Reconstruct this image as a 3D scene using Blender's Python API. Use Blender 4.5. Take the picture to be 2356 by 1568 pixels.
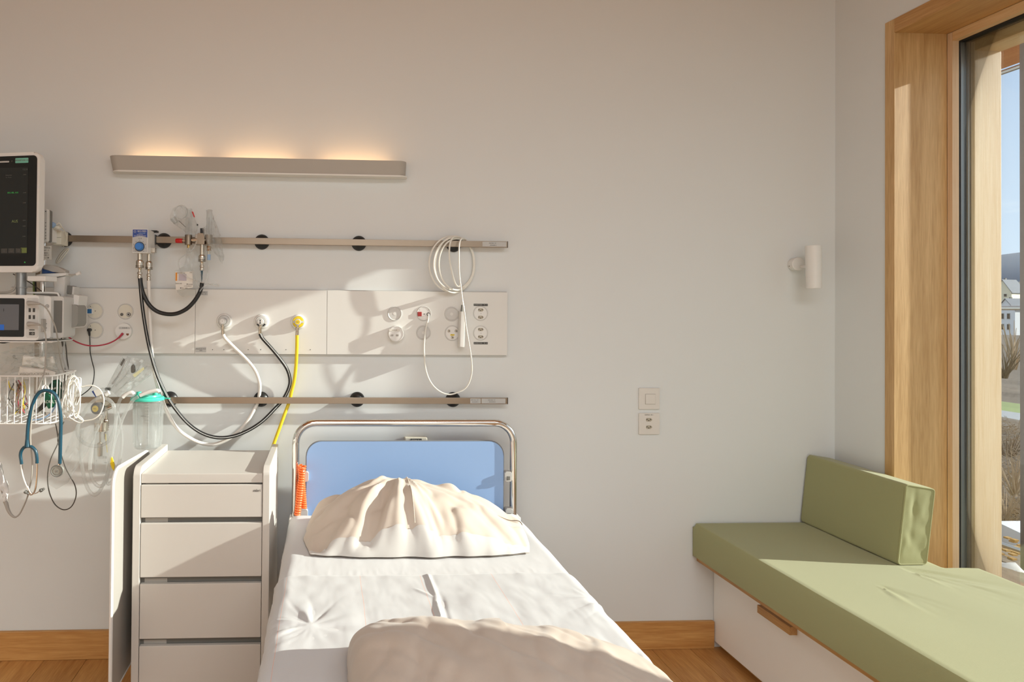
import bpy, bmesh, math, random
from mathutils import Vector, Matrix, noise
random.seed(7)
C = bpy.context.scene.collection
for o in list(bpy.data.objects): bpy.data.objects.remove(o)
PI = math.pi
# ------------------------------------------------------------------ camera, sky, sun, added fill lights, exposure
F = 1500.0; CX, CY = 828.947, 696.409; W_, H_ = 2356, 1568
RM = Matrix(((0.9987291833001357, -0.04962953528440272, 0.008770841014293453),
             (0.009266120857280624, 0.009758271325225457, -0.999909453473164),
             (0.04953945325598634, 0.9987200235141966, 0.010205743623099504)))
CAM = Vector((0, -2.6, 1.3623))
cd = bpy.data.cameras.new('camera'); cam = bpy.data.objects.new('camera', cd); C.objects.link(cam)
cd.sensor_fit = 'HORIZONTAL'; cd.sensor_width = 36; cd.lens = F/W_*36
cd.shift_x = (W_/2-CX)/W_; cd.shift_y = (CY-H_/2)/W_; cd.clip_start = .01; cd.clip_end = 2000
r0, r1, r2 = RM[0], RM[1], RM[2]
cam.matrix_world = Matrix(((r0[0], -r1[0], -r2[0], CAM.x), (r0[1], -r1[1], -r2[1], CAM.y), (r0[2], -r1[2], -r2[2], CAM.z), (0, 0, 0, 1)))
sc = bpy.context.scene; sc.camera = cam
sc.view_settings.view_transform = 'Standard'; sc.view_settings.look = 'None'
sc.view_settings.gamma = 1; sc.view_settings.use_curve_mapping = False
sc.view_settings.exposure = 0.14
SUN_STRENGTH = 7.9; SKY_STRENGTH = 1.4; CEIL_FILL_POWER = 64; LAMP_POWER = .6; REAR_FILL_POWER = 22
wd = bpy.data.worlds.new('sky'); sc.world = wd; wd.use_nodes = True
nt = wd.node_tree; nt.nodes.clear()
def nd(t, tree=None, **k):
    n = (tree or nt).nodes.new(t)
    for a, b in k.items():
        if a.startswith('i_'):
            a = a[2:]; a = int(a) if a.isdigit() else a.replace('_', ' ')
            n.inputs[a].default_value = b
        else: setattr(n, a, b)
    return n
tc = nd('ShaderNodeTexCoord'); mp = nd('ShaderNodeMapping'); mp.inputs['Scale'].default_value = (1, 1, 5)
nz = nd('ShaderNodeTexNoise', i_Scale=2.2, i_Detail=6, i_Roughness=.6)
cr = nd('ShaderNodeValToRGB'); cr.color_ramp.elements[0].position = .42; cr.color_ramp.elements[1].position = .62
sp = nd('ShaderNodeSeparateXYZ'); g = nd('ShaderNodeValToRGB')
g.color_ramp.elements[0].color = (.62, .72, .86, 1); g.color_ramp.elements[1].color = (.20, .38, .72, 1); g.color_ramp.elements[1].position = .7
mx = nd('ShaderNodeMixRGB'); mx.inputs[2].default_value = (.86, .88, .92, 1)
bg = nd('ShaderNodeBackground', i_Strength=SKY_STRENGTH); wo = nd('ShaderNodeOutputWorld')
L = nt.links.new
L(tc.outputs['Generated'], mp.inputs[0]); L(mp.outputs[0], nz.inputs[0]); L(nz.outputs[0], cr.inputs[0])
L(tc.outputs['Generated'], sp.inputs[0]); L(sp.outputs[2], g.inputs[0]); L(g.outputs[0], mx.inputs[1]); L(cr.outputs[0], mx.inputs[0])
L(mx.outputs[0], bg.inputs[0]); L(bg.outputs[0], wo.inputs[0])
SUN = Vector((-6.3, 1, -2.27)).normalized()
sd = bpy.data.lights.new('sun', 'SUN'); sd.energy = SUN_STRENGTH; sd.angle = math.radians(.7); sd.color = (1, .965, .91)
so = bpy.data.objects.new('sun', sd); C.objects.link(so); so.rotation_euler = SUN.to_track_quat('-Z', 'Y').to_euler(); so.location = (8, -3, 6)
ad = bpy.data.lights.new('ceiling_fill_light', 'AREA'); ad.shape = 'RECTANGLE'; ad.size = 2.6; ad.size_y = 1.6; ad.energy = CEIL_FILL_POWER; ad.color = (.84, .95, 1)  # added overhead fill behind the camera, not a known fixture
ao = bpy.data.objects.new('ceiling_fill_light', ad); C.objects.link(ao); ao.location = (.55, -3.3, 2.86); ao.rotation_euler = (math.radians(0), 0, 0)

rd = bpy.data.lights.new('rear_fill_light', 'AREA'); rd.shape = 'RECTANGLE'; rd.size = 2.6; rd.size_y = 1.8; rd.energy = REAR_FILL_POWER; rd.color = (1, .96, .90)  # added fill from the back of the room, no lamp known there
ro = bpy.data.objects.new('rear_fill_light', rd); C.objects.link(ro); ro.location = (0, -5.3, 1.25); ro.rotation_euler = (math.radians(90), 0, 0)

# ------------------------------------------------------------------ helpers
def W(x, y, X=None, Y=None, Z=None):
    "the point of the room that the photograph shows at (x, y), on a given real plane"
    d = RM.transposed() @ Vector(((x-CX)/F, (y-CY)/F, 1))
    if X is not None: t = (X-CAM.x)/d.x
    elif Y is not None: t = (Y-CAM.y)/d.y
    else: t = (Z-CAM.z)/d.z
    return CAM + d*t
def m(Y, p): return p*(2.6+Y)/F
def lin(c):
    return tuple(((v/255)/12.92 if v/255 <= .04045 else ((v/255+.055)/1.055)**2.4) for v in c[:3]) + (1,)
MATS = {}
def mat(name, col, rough=.5, metal=0, var=.0, vscale=30, bump=0, bscale=300, spec=.5, emit=0, alpha=1, trans=0, coat=0, sheen=0):
    if name in MATS: return MATS[name]
    M = bpy.data.materials.new(name); M.use_nodes = True; t = M.node_tree; b = t.nodes['Principled BSDF']
    c = lin(col); b.inputs['Base Color'].default_value = c
    b.inputs['Roughness'].default_value = rough; b.inputs['Metallic'].default_value = metal
    b.inputs['Specular IOR Level'].default_value = spec; b.inputs['Coat Weight'].default_value = coat
    b.inputs['Sheen Weight'].default_value = sheen
    b.inputs['Transmission Weight'].default_value = trans
    if emit: b.inputs['Emission Color'].default_value = c; b.inputs['Emission Strength'].default_value = emit
    tcn = t.nodes.new('ShaderNodeTexCoord')
    if var:
        n = nd('ShaderNodeTexNoise', t, i_Scale=vscale, i_Detail=4); t.links.new(tcn.outputs['Object'], n.inputs[0])
        r = nd('ShaderNodeMapRange', t); r.inputs[3].default_value = 1-var; r.inputs[4].default_value = 1+var; t.links.new(n.outputs[0], r.inputs[0])
        h = nd('ShaderNodeHueSaturation', t); h.inputs['Color'].default_value = c; t.links.new(r.outputs[0], h.inputs['Value']); t.links.new(h.outputs[0], b.inputs['Base Color'])
    if bump:
        n = nd('ShaderNodeTexNoise', t, i_Scale=bscale, i_Detail=3); t.links.new(tcn.outputs['Object'], n.inputs[0])
        bp = nd('ShaderNodeBump', t, i_Strength=bump, i_Distance=.002); t.links.new(n.outputs[0], bp.inputs['Height']); t.links.new(bp.outputs[0], b.inputs['Normal'])
    MATS[name] = M; return M
def wood(name, a, b_, axis='Z', scale=14, stretch=12, rough=.45, ring=.5):
    "oak and spruce: long streaks of grain along one axis"
    M = bpy.data.materials.new(name); M.use_nodes = True; t = M.node_tree; b = t.nodes['Principled BSDF']; l = t.links.new
    b.inputs['Roughness'].default_value = rough
    tcn = t.nodes.new('ShaderNodeTexCoord'); mp = t.nodes.new('ShaderNodeMapping'); s = [scale]*3; s['XYZ'.index(axis)] = scale/stretch; mp.inputs['Scale'].default_value = s
    oi = t.nodes.new('ShaderNodeObjectInfo'); cb = t.nodes.new('ShaderNodeVectorMath'); cb.operation = 'SCALE'; 
    cx = t.nodes.new('ShaderNodeCombineXYZ'); l(oi.outputs['Random'], cx.inputs[0]); l(oi.outputs['Random'], cx.inputs[1]); l(oi.outputs['Random'], cx.inputs[2])
    l(cx.outputs[0], cb.inputs[0]); cb.inputs['Scale'].default_value = 9.0; ad_ = t.nodes.new('ShaderNodeVectorMath'); ad_.operation = 'ADD'
    l(tcn.outputs['Object'], ad_.inputs[0]); l(cb.outputs[0], ad_.inputs[1]); l(ad_.outputs[0], mp.inputs[0])
    n1 = nd('ShaderNodeTexNoise', t, i_Scale=1, i_Detail=5, i_Roughness=.6, i_Distortion=.4); n2 = nd('ShaderNodeTexNoise', t, i_Scale=7, i_Detail=3)
    l(mp.outputs[0], n1.inputs[0]); l(mp.outputs[0], n2.inputs[0])
    mm = t.nodes.new('ShaderNodeMixRGB'); mm.inputs[0].default_value = .45; l(n1.outputs[0], mm.inputs[1]); l(n2.outputs[0], mm.inputs[2])
    r = t.nodes.new('ShaderNodeValToRGB'); r.color_ramp.elements[0].position = .36; r.color_ramp.elements[1].position = .66
    r.color_ramp.elements[0].color = lin(a); r.color_ramp.elements[1].color = lin(b_); l(mm.outputs[0], r.inputs[0])
    h = t.nodes.new('ShaderNodeHueSaturation'); mr = nd('ShaderNodeMapRange', t); mr.inputs[3].default_value = .92; mr.inputs[4].default_value = 1.06
    l(oi.outputs['Random'], mr.inputs[0]); l(mr.outputs[0], h.inputs['Value']); l(r.outputs[0], h.inputs['Color']); l(h.outputs[0], b.inputs['Base Color'])
    bp = nd('ShaderNodeBump', t, i_Strength=.15, i_Distance=.001); l(n2.outputs[0], bp.inputs['Height']); l(bp.outputs[0], b.inputs['Normal'])
    MATS[name] = M; return M
def clear(name, tint=(253, 254, 254), gloss=.25, haze=0.0, rough=.08, fres=1.35, fcap=.3):
    "clear film or thin moulded plastic: see-through, with reflections and a little milky haze"
    M = bpy.data.materials.new(name); M.use_nodes = True; t = M.node_tree; t.nodes.clear(); l = t.links.new
    out = t.nodes.new('ShaderNodeOutputMaterial'); tr = t.nodes.new('ShaderNodeBsdfTransparent'); tr.inputs[0].default_value = lin(tint)
    gl = t.nodes.new('ShaderNodeBsdfGlossy'); gl.inputs['Roughness'].default_value = rough
    fr = nd('ShaderNodeFresnel', t, i_IOR=fres); mth = nd('ShaderNodeMath', t, operation='ADD', use_clamp=True); mth.inputs[1].default_value = gloss*.1; fm = nd('ShaderNodeMath', t, operation='MULTIPLY'); fm.inputs[1].default_value = fcap; l(fr.outputs[0], fm.inputs[0]); l(fm.outputs[0], mth.inputs[0])
    tl = t.nodes.new('ShaderNodeBsdfDiffuse'); tl.inputs[0].default_value = lin((235, 235, 232)); tt = t.nodes.new('ShaderNodeBsdfTranslucent'); tt.inputs[0].default_value = lin((235, 235, 232))
    ms = t.nodes.new('ShaderNodeMixShader'); ms.inputs[0].default_value = .5; l(tl.outputs[0], ms.inputs[1]); l(tt.outputs[0], ms.inputs[2])
    m1 = t.nodes.new('ShaderNodeMixShader'); m1.inputs[0].default_value = haze; l(tr.outputs[0], m1.inputs[1]); l(ms.outputs[0], m1.inputs[2])
    m2 = t.nodes.new('ShaderNodeMixShader'); l(mth.outputs[0], m2.inputs[0]); l(m1.outputs[0], m2.inputs[1]); l(gl.outputs[0], m2.inputs[2]); l(m2.outputs[0], out.inputs[0])
    MATS[name] = M; return M

MW = {}
def thing(name, label, cat, loc=(0, 0, 0), rz=0, group=None, kind=None):
    o = bpy.data.objects.new(name, None); C.objects.link(o); o.location = loc; o.rotation_euler = (0, 0, rz); o.empty_display_size = .05
    if label: o['label'] = label
    if cat: o['category'] = cat
    if group: o['group'] = group
    if kind: o['kind'] = kind
    MW[o] = Matrix.Translation(loc) @ Matrix.Rotation(rz, 4, 'Z'); return o
def tag(o, label, cat, group=None):
    o['label'] = label; o['category'] = cat
    if group: o['group'] = group
    return o
def obj(name, bm, mt, parent=None, label=None, local=False, smooth=True, kind=None):
    if parent is not None and not local: bmesh.ops.transform(bm, matrix=MW[parent].inverted(), verts=bm.verts)
    me = bpy.data.meshes.new(name); bmesh.ops.recalc_face_normals(bm, faces=bm.faces); bm.to_mesh(me); bm.free()
    if smooth and mt not in ('bag_film', 'bag_thick'):
        me.shade_smooth(); me.set_sharp_from_angle(angle=math.radians(38))
    me.materials.append(mt if not isinstance(mt, str) else MATS[mt])
    o = bpy.data.objects.new(name, me); C.objects.link(o)
    if smooth and len(me.vertices) < 2500: w_ = o.modifiers.new('weighted', 'WEIGHTED_NORMAL'); w_.keep_sharp = True; w_.weight = 100
    if parent is not None: o.parent = parent; MW[o] = MW[parent]
    else: MW[o] = Matrix()
    if label: o['label'] = label
    if kind: o['kind'] = kind
    return o
def struct(name, bm, mt, parent=None):
    o = obj(name, bm, mt, parent)
    if parent is None: o['kind'] = 'structure'
    return o
B = bmesh.new
def box(bm, a, b, bev=0, seg=2):
    lo = Vector([min(a[i], b[i]) for i in range(3)]); hi = Vector([max(a[i], b[i]) for i in range(3)])
    r = bmesh.ops.create_cube(bm, size=1, matrix=Matrix.Translation((lo+hi)/2) @ Matrix.Diagonal(list(hi-lo)+[1])); vs = r['verts']
    if bev: bmesh.ops.bevel(bm, geom=list({e for v in vs for e in v.link_edges}), offset=bev, segments=seg, profile=.5, affect='EDGES')
    return bm
def frame_to(p0, p1):
    d = (Vector(p1)-Vector(p0)); return d.length, d.to_track_quat('Z', 'Y').to_matrix().to_4x4()
def cyl(bm, p0, p1, r, rb=None, seg=20):
    h, q = frame_to(p0, p1); p0, p1 = Vector(p0), Vector(p1)
    bmesh.ops.create_cone(bm, cap_ends=True, segments=seg, radius1=r, radius2=r if rb is None else rb, depth=h, matrix=Matrix.Translation((p0+p1)/2) @ q); return bm
def smoothpts(pts, n=5):
    pts = [Vector(p) for p in pts]
    if len(pts) < 3 or n < 2: return pts
    P = [2*pts[0]-pts[1]]+pts+[2*pts[-1]-pts[-2]]; out = []
    for i in range(1, len(P)-2):
        a, b, c, d = P[i-1], P[i], P[i+1], P[i+2]
        for k in range(n):
            t = k/n; out.append(.5*((2*b)+(c-a)*t+(2*a-5*b+4*c-d)*t*t+(3*b-a-3*c+d)*t**3))
    out.append(pts[-1]); return out
def tube(bm, pts, r, seg=8, n=5, closed=False):
    pts = smoothpts(pts+[pts[0]] if closed else pts, n); N = len(pts)
    if closed: pts = pts[:-1]; N -= 1
    rr = r if isinstance(r, (list, tuple)) else None; rings = []; prev = None
    for i, p in enumerate(pts):
        if closed: t = pts[(i+1) % N]-pts[i-1]
        else: t = pts[min(i+1, N-1)]-pts[max(i-1, 0)]
        if t.length < 1e-9: t = Vector((0, 0, 1))
        t.normalize()
        if prev is None: u = t.orthogonal().normalized()
        else:
            u = prev-t*prev.dot(t); u = u.normalized() if u.length > 1e-6 else t.orthogonal().normalized()
        prev = u; v = t.cross(u); k = r if rr is None else rr[0]+(rr[-1]-rr[0])*i/(N-1)
        rings.append([bm.verts.new(p+(u*math.cos(2*PI*j/seg)+v*math.sin(2*PI*j/seg))*k) for j in range(seg)])
    for i in range(N if closed else N-1):
        a, b = rings[i], rings[(i+1) % N]
        for j in range(seg): bm.faces.new((a[j], a[(j+1) % seg], b[(j+1) % seg], b[j]))
    if not closed: bm.faces.new(rings[0][::-1]); bm.faces.new(rings[-1])
    return bm
def lathe(bm, p, axis, prof, seg=24):
    "prof: (radius, height along axis) from the base point p"
    q = Vector(axis).normalized().to_track_quat('Z', 'Y').to_matrix(); p = Vector(p); rings = []
    for r, h in prof:
        if r < 1e-6: rings.append([bm.verts.new(p+q @ Vector((0, 0, h)))])
        else: rings.append([bm.verts.new(p+q @ Vector((r*math.cos(2*PI*j/seg), r*math.sin(2*PI*j/seg), h))) for j in range(seg)])
    for a, b in zip(rings, rings[1:]):
        for j in range(seg):
            k = (j+1) % seg
            if len(a) == 1 and len(b) == 1: continue
            if len(a) == 1: bm.faces.new((a[0], b[j], b[k]))
            elif len(b) == 1: bm.faces.new((a[j], a[k], b[0]))
            else: bm.faces.new((a[j], a[k], b[k], b[j]))
    if len(rings[0]) > 1: bm.faces.new(rings[0][::-1])
    if len(rings[-1]) > 1: bm.faces.new(rings[-1])
    return bm
def rrect(x0, x1, z0, z1, r, n=6, corners=(1, 1, 1, 1)):
    out = []
    for k, (cx, cz, a) in enumerate(((x1-r, z1-r, 0), (x0+r, z1-r, 90), (x0+r, z0+r, 180), (x1-r, z0+r, 270))):
        if not corners[k]: out.append(((x1, x0, x0, x1)[k], (z1, z1, z0, z0)[k])); continue
        for i in range(n+1):
            t = math.radians(a+90*i/n); out.append((cx+r*math.cos(t), cz+r*math.sin(t)))
    return out
def prism(bm, pts, axis, a, b, bev=0, segs=2):
    f = {'x': lambda p, h: (h, p[0], p[1]), 'y': lambda p, h: (p[0], h, p[1]), 'z': lambda p, h: (p[0], p[1], h)}[axis]
    va = [bm.verts.new(f(p, a)) for p in pts]; vb = [bm.verts.new(f(p, b)) for p in pts]; n = len(pts)
    fa = bm.faces.new(va); fb = bm.faces.new(vb[::-1])
    for i in range(n): bm.faces.new((va[i], va[(i+1) % n], vb[(i+1) % n], vb[i]))
    if bev: bmesh.ops.bevel(bm, geom=list(set(fa.edges) | set(fb.edges)), offset=bev, segments=segs, profile=.5, affect='EDGES')
    return bm
def ring(bm, c, axis, r, w, seg=32, s=8):
    "torus"
    q = Vector(axis).normalized().to_track_quat('Z', 'Y').to_matrix(); c = Vector(c)
    return tube(bm, [c+q @ Vector((r*math.cos(2*PI*i/seg), r*math.sin(2*PI*i/seg), 0)) for i in range(seg)], w, s, 1, True)
def txt(s, loc, size, mt, parent, name='lettering', rot=(PI/2, 0, 0), align='CENTER', ext=.0002):
    cu = bpy.data.curves.new(name, 'FONT'); cu.body = s; cu.size = size; cu.align_x = align; cu.align_y = 'CENTER'; cu.extrude = ext; cu.resolution_u = 2
    tmp = bpy.data.objects.new(name, cu); C.objects.link(tmp); dg = bpy.context.evaluated_depsgraph_get() if False else None
    me = bpy.data.meshes.new_from_object(tmp); bpy.data.objects.remove(tmp); bpy.data.curves.remove(cu); me.materials.clear(); me.materials.append(MATS[mt])
    o = bpy.data.objects.new(name, me); C.objects.link(o); o.parent = parent; MW[o] = MW[parent]
    o.matrix_local = MW[parent].inverted() @ Matrix.Translation(loc) @ Matrix.Rotation(rot[2], 4, 'Z') @ Matrix.Rotation(rot[0], 4, 'X'); return o
def bag(bm, outline, Yc, T, n=7, crumple=.006, seed=0, sub=4):
    "a crumpled film bag: outline in photograph points on the plane Y=Yc, inflated by T and creased"
    P = []
    for i in range(len(outline)):
        a = Vector(outline[i]); b = Vector(outline[(i+1) % len(outline)])
        for k in range(sub):
            q = a.lerp(b, k/sub); P.append(W(q.x, q.y, Y=Yc))
    c = sum(P, Vector())/len(P); N = len(P)
    for s in (-1, 1):
        rings = []
        for r in range(n+1):
            k = r/n; row = []
            for p in P:
                v = c.lerp(p, k) if r else c.copy(); h = T*math.sqrt(max(0, 1-k**3))
                nn = 1.5*noise.noise(v*38+Vector((seed, s*7, 0)))-1.3*abs(noise.noise(v*62+Vector((seed*3, 0, s))))+.4
                v.y += s*h*.6+crumple*nn*(1 if k < .99 else .4); v.x += crumple*.3*noise.noise(v*60)
                row.append(v)
            rings.append([bm.verts.new(x) for x in row] if r else [bm.verts.new(row[0])])
        for r in range(n):
            a, b = rings[r], rings[r+1]
            for j in range(N):
                k2 = (j+1) % N
                if len(a) == 1: bm.faces.new((a[0], b[j], b[k2]))
                else: bm.faces.new((a[j], a[k2], b[k2], b[j]))
    return bm
def hose(name, pts, r, mt, label, cat, group=None, seg=10, n=5, parent=None):
    "pts: (photo x, photo y, distance plane Y)"
    bm = tube(B(), [W(x, y, Y=Y) for x, y, Y in pts], r, seg, n)
    o = obj(name, bm, mt, parent)
    if parent is None: tag(o, label, cat, group)
    return o

# ------------------------------------------------------------------ materials
mat('wall_paint', (222, 223, 221), .85, var=.012, vscale=2, bump=.05, bscale=180)
mat('white_lacquer', (232, 229, 224), .35); mat('cabinet_lacquer', (208, 202, 194), .35); mat('white_plastic', (228, 225, 220), .4); mat('white_matte', (218, 214, 208), .6)
mat('panel_white', (224, 221, 215), .4); mat('cream_plastic', (220, 214, 198), .45); mat('grey_plastic', (150, 147, 140), .5)
mat('dark_grey', (70, 68, 64), .5); mat('black_plastic', (22, 22, 22), .4); mat('black_rubber', (30, 30, 30), .38)
mat('mid_grey', (112, 110, 104), .5); mat('light_grey', (190, 188, 184), .5); mat('warm_grey', (172, 166, 158), .5)
mat('chrome', (225, 222, 218), .12, 1); mat('steel', (196, 188, 176), .3, 1, var=.05, vscale=40); mat('rail_steel', (150, 136, 120), .33, 1, var=.06, vscale=9)
mat('nickel', (205, 196, 182), .22, 1); mat('brass', (190, 160, 100), .3, 1)
mat('lamp_grey', (176, 168, 158), .55); mat('diffuser', (226, 222, 214), .5)
mat('blue_panel', (148, 179, 222), .38, var=.01, vscale=3); mat('edge_grey', (128, 128, 130), .4)
mat('yellow_hose', (236, 204, 40), .4); mat('yellow', (240, 208, 30), .5); mat('white_hose', (232, 226, 218), .35)
mat('grey_cable', (168, 162, 152), .45); mat('dark_cable', (74, 68, 60), .45); mat('white_cable', (230, 226, 216), .3)
mat('red_cable', (176, 52, 70), .45); mat('red', (190, 28, 26), .35); mat('red_dark', (160, 40, 34), .5); mat('orange', (245, 118, 50), .35)
mat('blue_knob', (62, 128, 205), .35); mat('blue_label', (52, 78, 150), .5); mat('blue_key', (46, 108, 160), .5); mat('teal_tube', (14, 66, 84), .3, coat=.3)
mat('deep_blue', (34, 66, 118), .4); mat('light_blue', (150, 178, 210), .5)
mat('teal_lid', (70, 196, 172), .35); mat('teal_label', (118, 186, 166), .6); mat('green_cuff', (24, 104, 74), .6); mat('green_dark', (18, 66, 48), .6)
mat('text_green', (64, 160, 78), .5, emit=.25); mat('text_olive', (120, 128, 84), .5, emit=.12); mat('text_dim', (96, 96, 90), .5, emit=.05)
mat('screen_black', (14, 15, 14), .16); mat('screen_face', (24, 26, 24), .2, emit=.25); mat('screen_blue', (30, 84, 160), .3, emit=.4); mat('screen_grey', (96, 96, 98), .3, emit=.1)
mat('key_green', (96, 104, 52), .4, emit=.2); mat('print_black', (40, 38, 36), .6); mat('print_grey', (120, 116, 110), .6); mat('print_white', (215, 212, 204), .6); mat('paper', (224, 218, 208), .7)
mat('tag_orange', (220, 140, 40), .6); mat('tag_lilac', (186, 176, 184), .6); mat('copper', (150, 88, 52), .4); mat('brown_wire', (122, 74, 44), .5)
mat('socket_in', (178, 168, 150), .5); mat('plate_white', (222, 216, 208), .45); mat('frame_grey', (206, 203, 198), .4)
mat('alu_grey', (150, 152, 152), .35, .8); mat('alu_dark', (52, 54, 56), .4, .5); mat('gasket', (24, 24, 25), .6)
mat('bronze', (116, 100, 88), .5, .3)
clear('bag_film', haze=.13, gloss=.25, rough=.12, fres=1.22); clear('bag_thick', haze=.34, gloss=.25, rough=.2, fres=1.25)
clear('clear_tube', haze=.26, gloss=.3, rough=.1, fres=1.25); clear('canister', haze=.17, gloss=.25, rough=.06, fres=1.25); clear('glass_pane', tint=(244, 248, 246), gloss=.05, rough=.0, fres=1.4, fcap=.8)
clear('clear_rigid', haze=.12, gloss=.4, rough=.05, fres=1.3)
wood('oak_z', (186, 146, 94), (216, 178, 126), 'Z', 30, 18); wood('oak_y', (172, 124, 70), (204, 158, 100), 'Y', 30, 18); wood('oak_x', (184, 128, 68), (214, 164, 100), 'X', 26, 16)
wood('oak_trim', (156, 108, 58), (184, 136, 80), 'Z', 30, 18); wood('floor_oak', (172, 118, 62), (206, 154, 92), 'Y', 22, 12, .42)
wood('spruce_z', (224, 188, 148), (238, 210, 176), 'Z', 34, 30, .5); wood('spruce_y', (214, 170, 118), (236, 204, 158), 'Y', 34, 30, .5)
wood('larch', (196, 112, 56), (222, 146, 86), 'Y', 16, 12, .6); wood('ceiling_wood', (190, 132, 84), (208, 156, 108), 'Y', 10, 10, .6)

def fabric(name, col, vs=900, bump=.35, col2=None, sheen=.2, rough=.85, weave=False, lines=None, twill=False):
    M = mat(name, col, rough, sheen=sheen); t = M.node_tree; b = t.nodes['Principled BSDF']; l = t.links.new
    tcn = t.nodes.new('ShaderNodeTexCoord')
    n = nd('ShaderNodeTexNoise', t, i_Scale=vs, i_Detail=2); l(tcn.outputs['Object'], n.inputs[0]); hsrc = n.outputs[0]
    if weave:
        w1 = nd('ShaderNodeTexWave', t, i_Scale=95, wave_type='BANDS', bands_direction='X'); w2 = nd('ShaderNodeTexWave', t, i_Scale=95, wave_type='BANDS', bands_direction='Y')
        w3 = nd('ShaderNodeTexWave', t, i_Scale=95, wave_type='BANDS', bands_direction='Z')
        for w in (w1, w2, w3): l(tcn.outputs['Object'], w.inputs[0])
        a1 = nd('ShaderNodeMath', t, operation='MULTIPLY'); l(w1.outputs[1], a1.inputs[0]); l(w2.outputs[1], a1.inputs[1])
        a2 = nd('ShaderNodeMath', t, operation='ADD'); l(a1.outputs[0], a2.inputs[0]); l(w3.outputs[1], a2.inputs[1])
        a3 = nd('ShaderNodeMath', t, operation='ADD'); l(a2.outputs[0], a3.inputs[0]); l(n.outputs[0], a3.inputs[1]); hsrc = a3.outputs[0]
        rr = t.nodes.new('ShaderNodeValToRGB'); rr.color_ramp.elements[0].position = .3; rr.color_ramp.elements[1].position = .9
        mr = nd('ShaderNodeMath', t, operation='MULTIPLY'); mr.inputs[1].default_value = .4; l(a3.outputs[0], mr.inputs[0]); l(mr.outputs[0], rr.inputs[0])
        rr.color_ramp.elements[0].color = lin([c*.88 for c in col]); rr.color_ramp.elements[1].color = lin([min(255, c*1.07) for c in col]); l(rr.outputs[0], b.inputs['Base Color'])
    if twill:
        wv = nd('ShaderNodeTexWave', t, i_Scale=52, wave_type='BANDS', bands_direction='DIAGONAL'); l(tcn.outputs['Object'], wv.inputs[0]); rr = t.nodes.new('ShaderNodeMixRGB'); l(wv.outputs[1], rr.inputs[0])
        rr.inputs[1].default_value = lin([c*.93 for c in col]); rr.inputs[2].default_value = lin([min(255, c*1.05) for c in col]); l(rr.outputs[0], b.inputs['Base Color'])
    if lines:
        sp_ = t.nodes.new('ShaderNodeSeparateXYZ'); l(tcn.outputs['Object'], sp_.inputs[0]); acc = None
        nw = nd('ShaderNodeTexNoise', t, i_Scale=3); l(tcn.outputs['Object'], nw.inputs[0])
        mw = nd('ShaderNodeMath', t, operation='MULTIPLY_ADD'); l(nw.outputs[0], mw.inputs[0]); mw.inputs[1].default_value = .012; l(sp_.outputs[0], mw.inputs[2])
        for x0 in lines:
            s1 = nd('ShaderNodeMath', t, operation='SUBTRACT'); l(mw.outputs[0], s1.inputs[0]); s1.inputs[1].default_value = x0+.006
            s2 = nd('ShaderNodeMath', t, operation='ABSOLUTE'); l(s1.outputs[0], s2.inputs[0])
            s3 = nd('ShaderNodeMath', t, operation='LESS_THAN'); l(s2.outputs[0], s3.inputs[0]); s3.inputs[1].default_value = .0005
            if acc is None: acc = s3.outputs[0]
            else:
                s4 = nd('ShaderNodeMath', t, operation='MAXIMUM'); l(acc, s4.inputs[0]); l(s3.outputs[0], s4.inputs[1]); acc = s4.outputs[0]
        mm = t.nodes.new('ShaderNodeMixRGB'); mm.inputs[1].default_value = lin(col); mm.inputs[2].default_value = lin((226, 168, 146)); l(acc, mm.inputs[0]); l(mm.outputs[0], b.inputs['Base Color'])
    bp = nd('ShaderNodeBump', t, i_Strength=bump, i_Distance=.0006); l(hsrc, bp.inputs['Height']); l(bp.outputs[0], b.inputs['Normal']); return M
fabric('green_fabric', (155, 153, 107), 900, .5); fabric('sheet_white', (206, 204, 203), 500, .2); 
fabric('draw_sheet', (198, 196, 195), 500, .2, lines=(-.108, .098, .268, .47)); fabric('pillow_cotton', (206, 191, 176), 700, .25); fabric('pillow_flap', (208, 203, 197), 700, .2)
fabric('duvet_cotton', (188, 172, 157), 700, .3)

# ------------------------------------------------------------------ room shell
XW = 2.098
struct('wall_back', box(B(), (-2.4, 0, -.05), (2.7, .2, 3.0)), 'wall_paint')
bm = B()
box(bm, (XW, -.246, -.05), (2.5, 0, 2.9)); box(bm, (XW, -1.72, 2.461), (2.5, -.246, 2.9)); box(bm, (XW, -1.72, -.05), (2.5, -.246, .34)); box(bm, (XW, -2.7, -.05), (2.5, -1.72, 2.9)); box(bm, (XW, -4.7, 2.461), (2.5, -2.7, 2.9)); box(bm, (XW, -4.7, -.05), (2.5, -2.7, .34)); box(bm, (XW, -5.4, -.05), (2.5, -4.7, 2.9))
struct('wall_right', bm, 'wall_paint')
struct('wall_left', box(B(), (-2.4, -5.4, -.05), (-2.2, 0, 2.95)), 'wall_paint')
struct('wall_rear', box(B(), (-2.4, -5.6, -.05), (2.5, -5.4, 2.95)), 'wall_paint')
struct('ceiling', box(B(), (-2.4, -5.6, 2.9), (2.7, .2, 3.05)), 'ceiling_wood')
fl = thing('floor', None, None, (0, 0, 0), kind='structure')
obj('subfloor', box(B(), (-2.4, -5.6, -.15), (2.5, .2, -.021)), 'floor_oak', fl)
x = -2.2; i = 0
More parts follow.
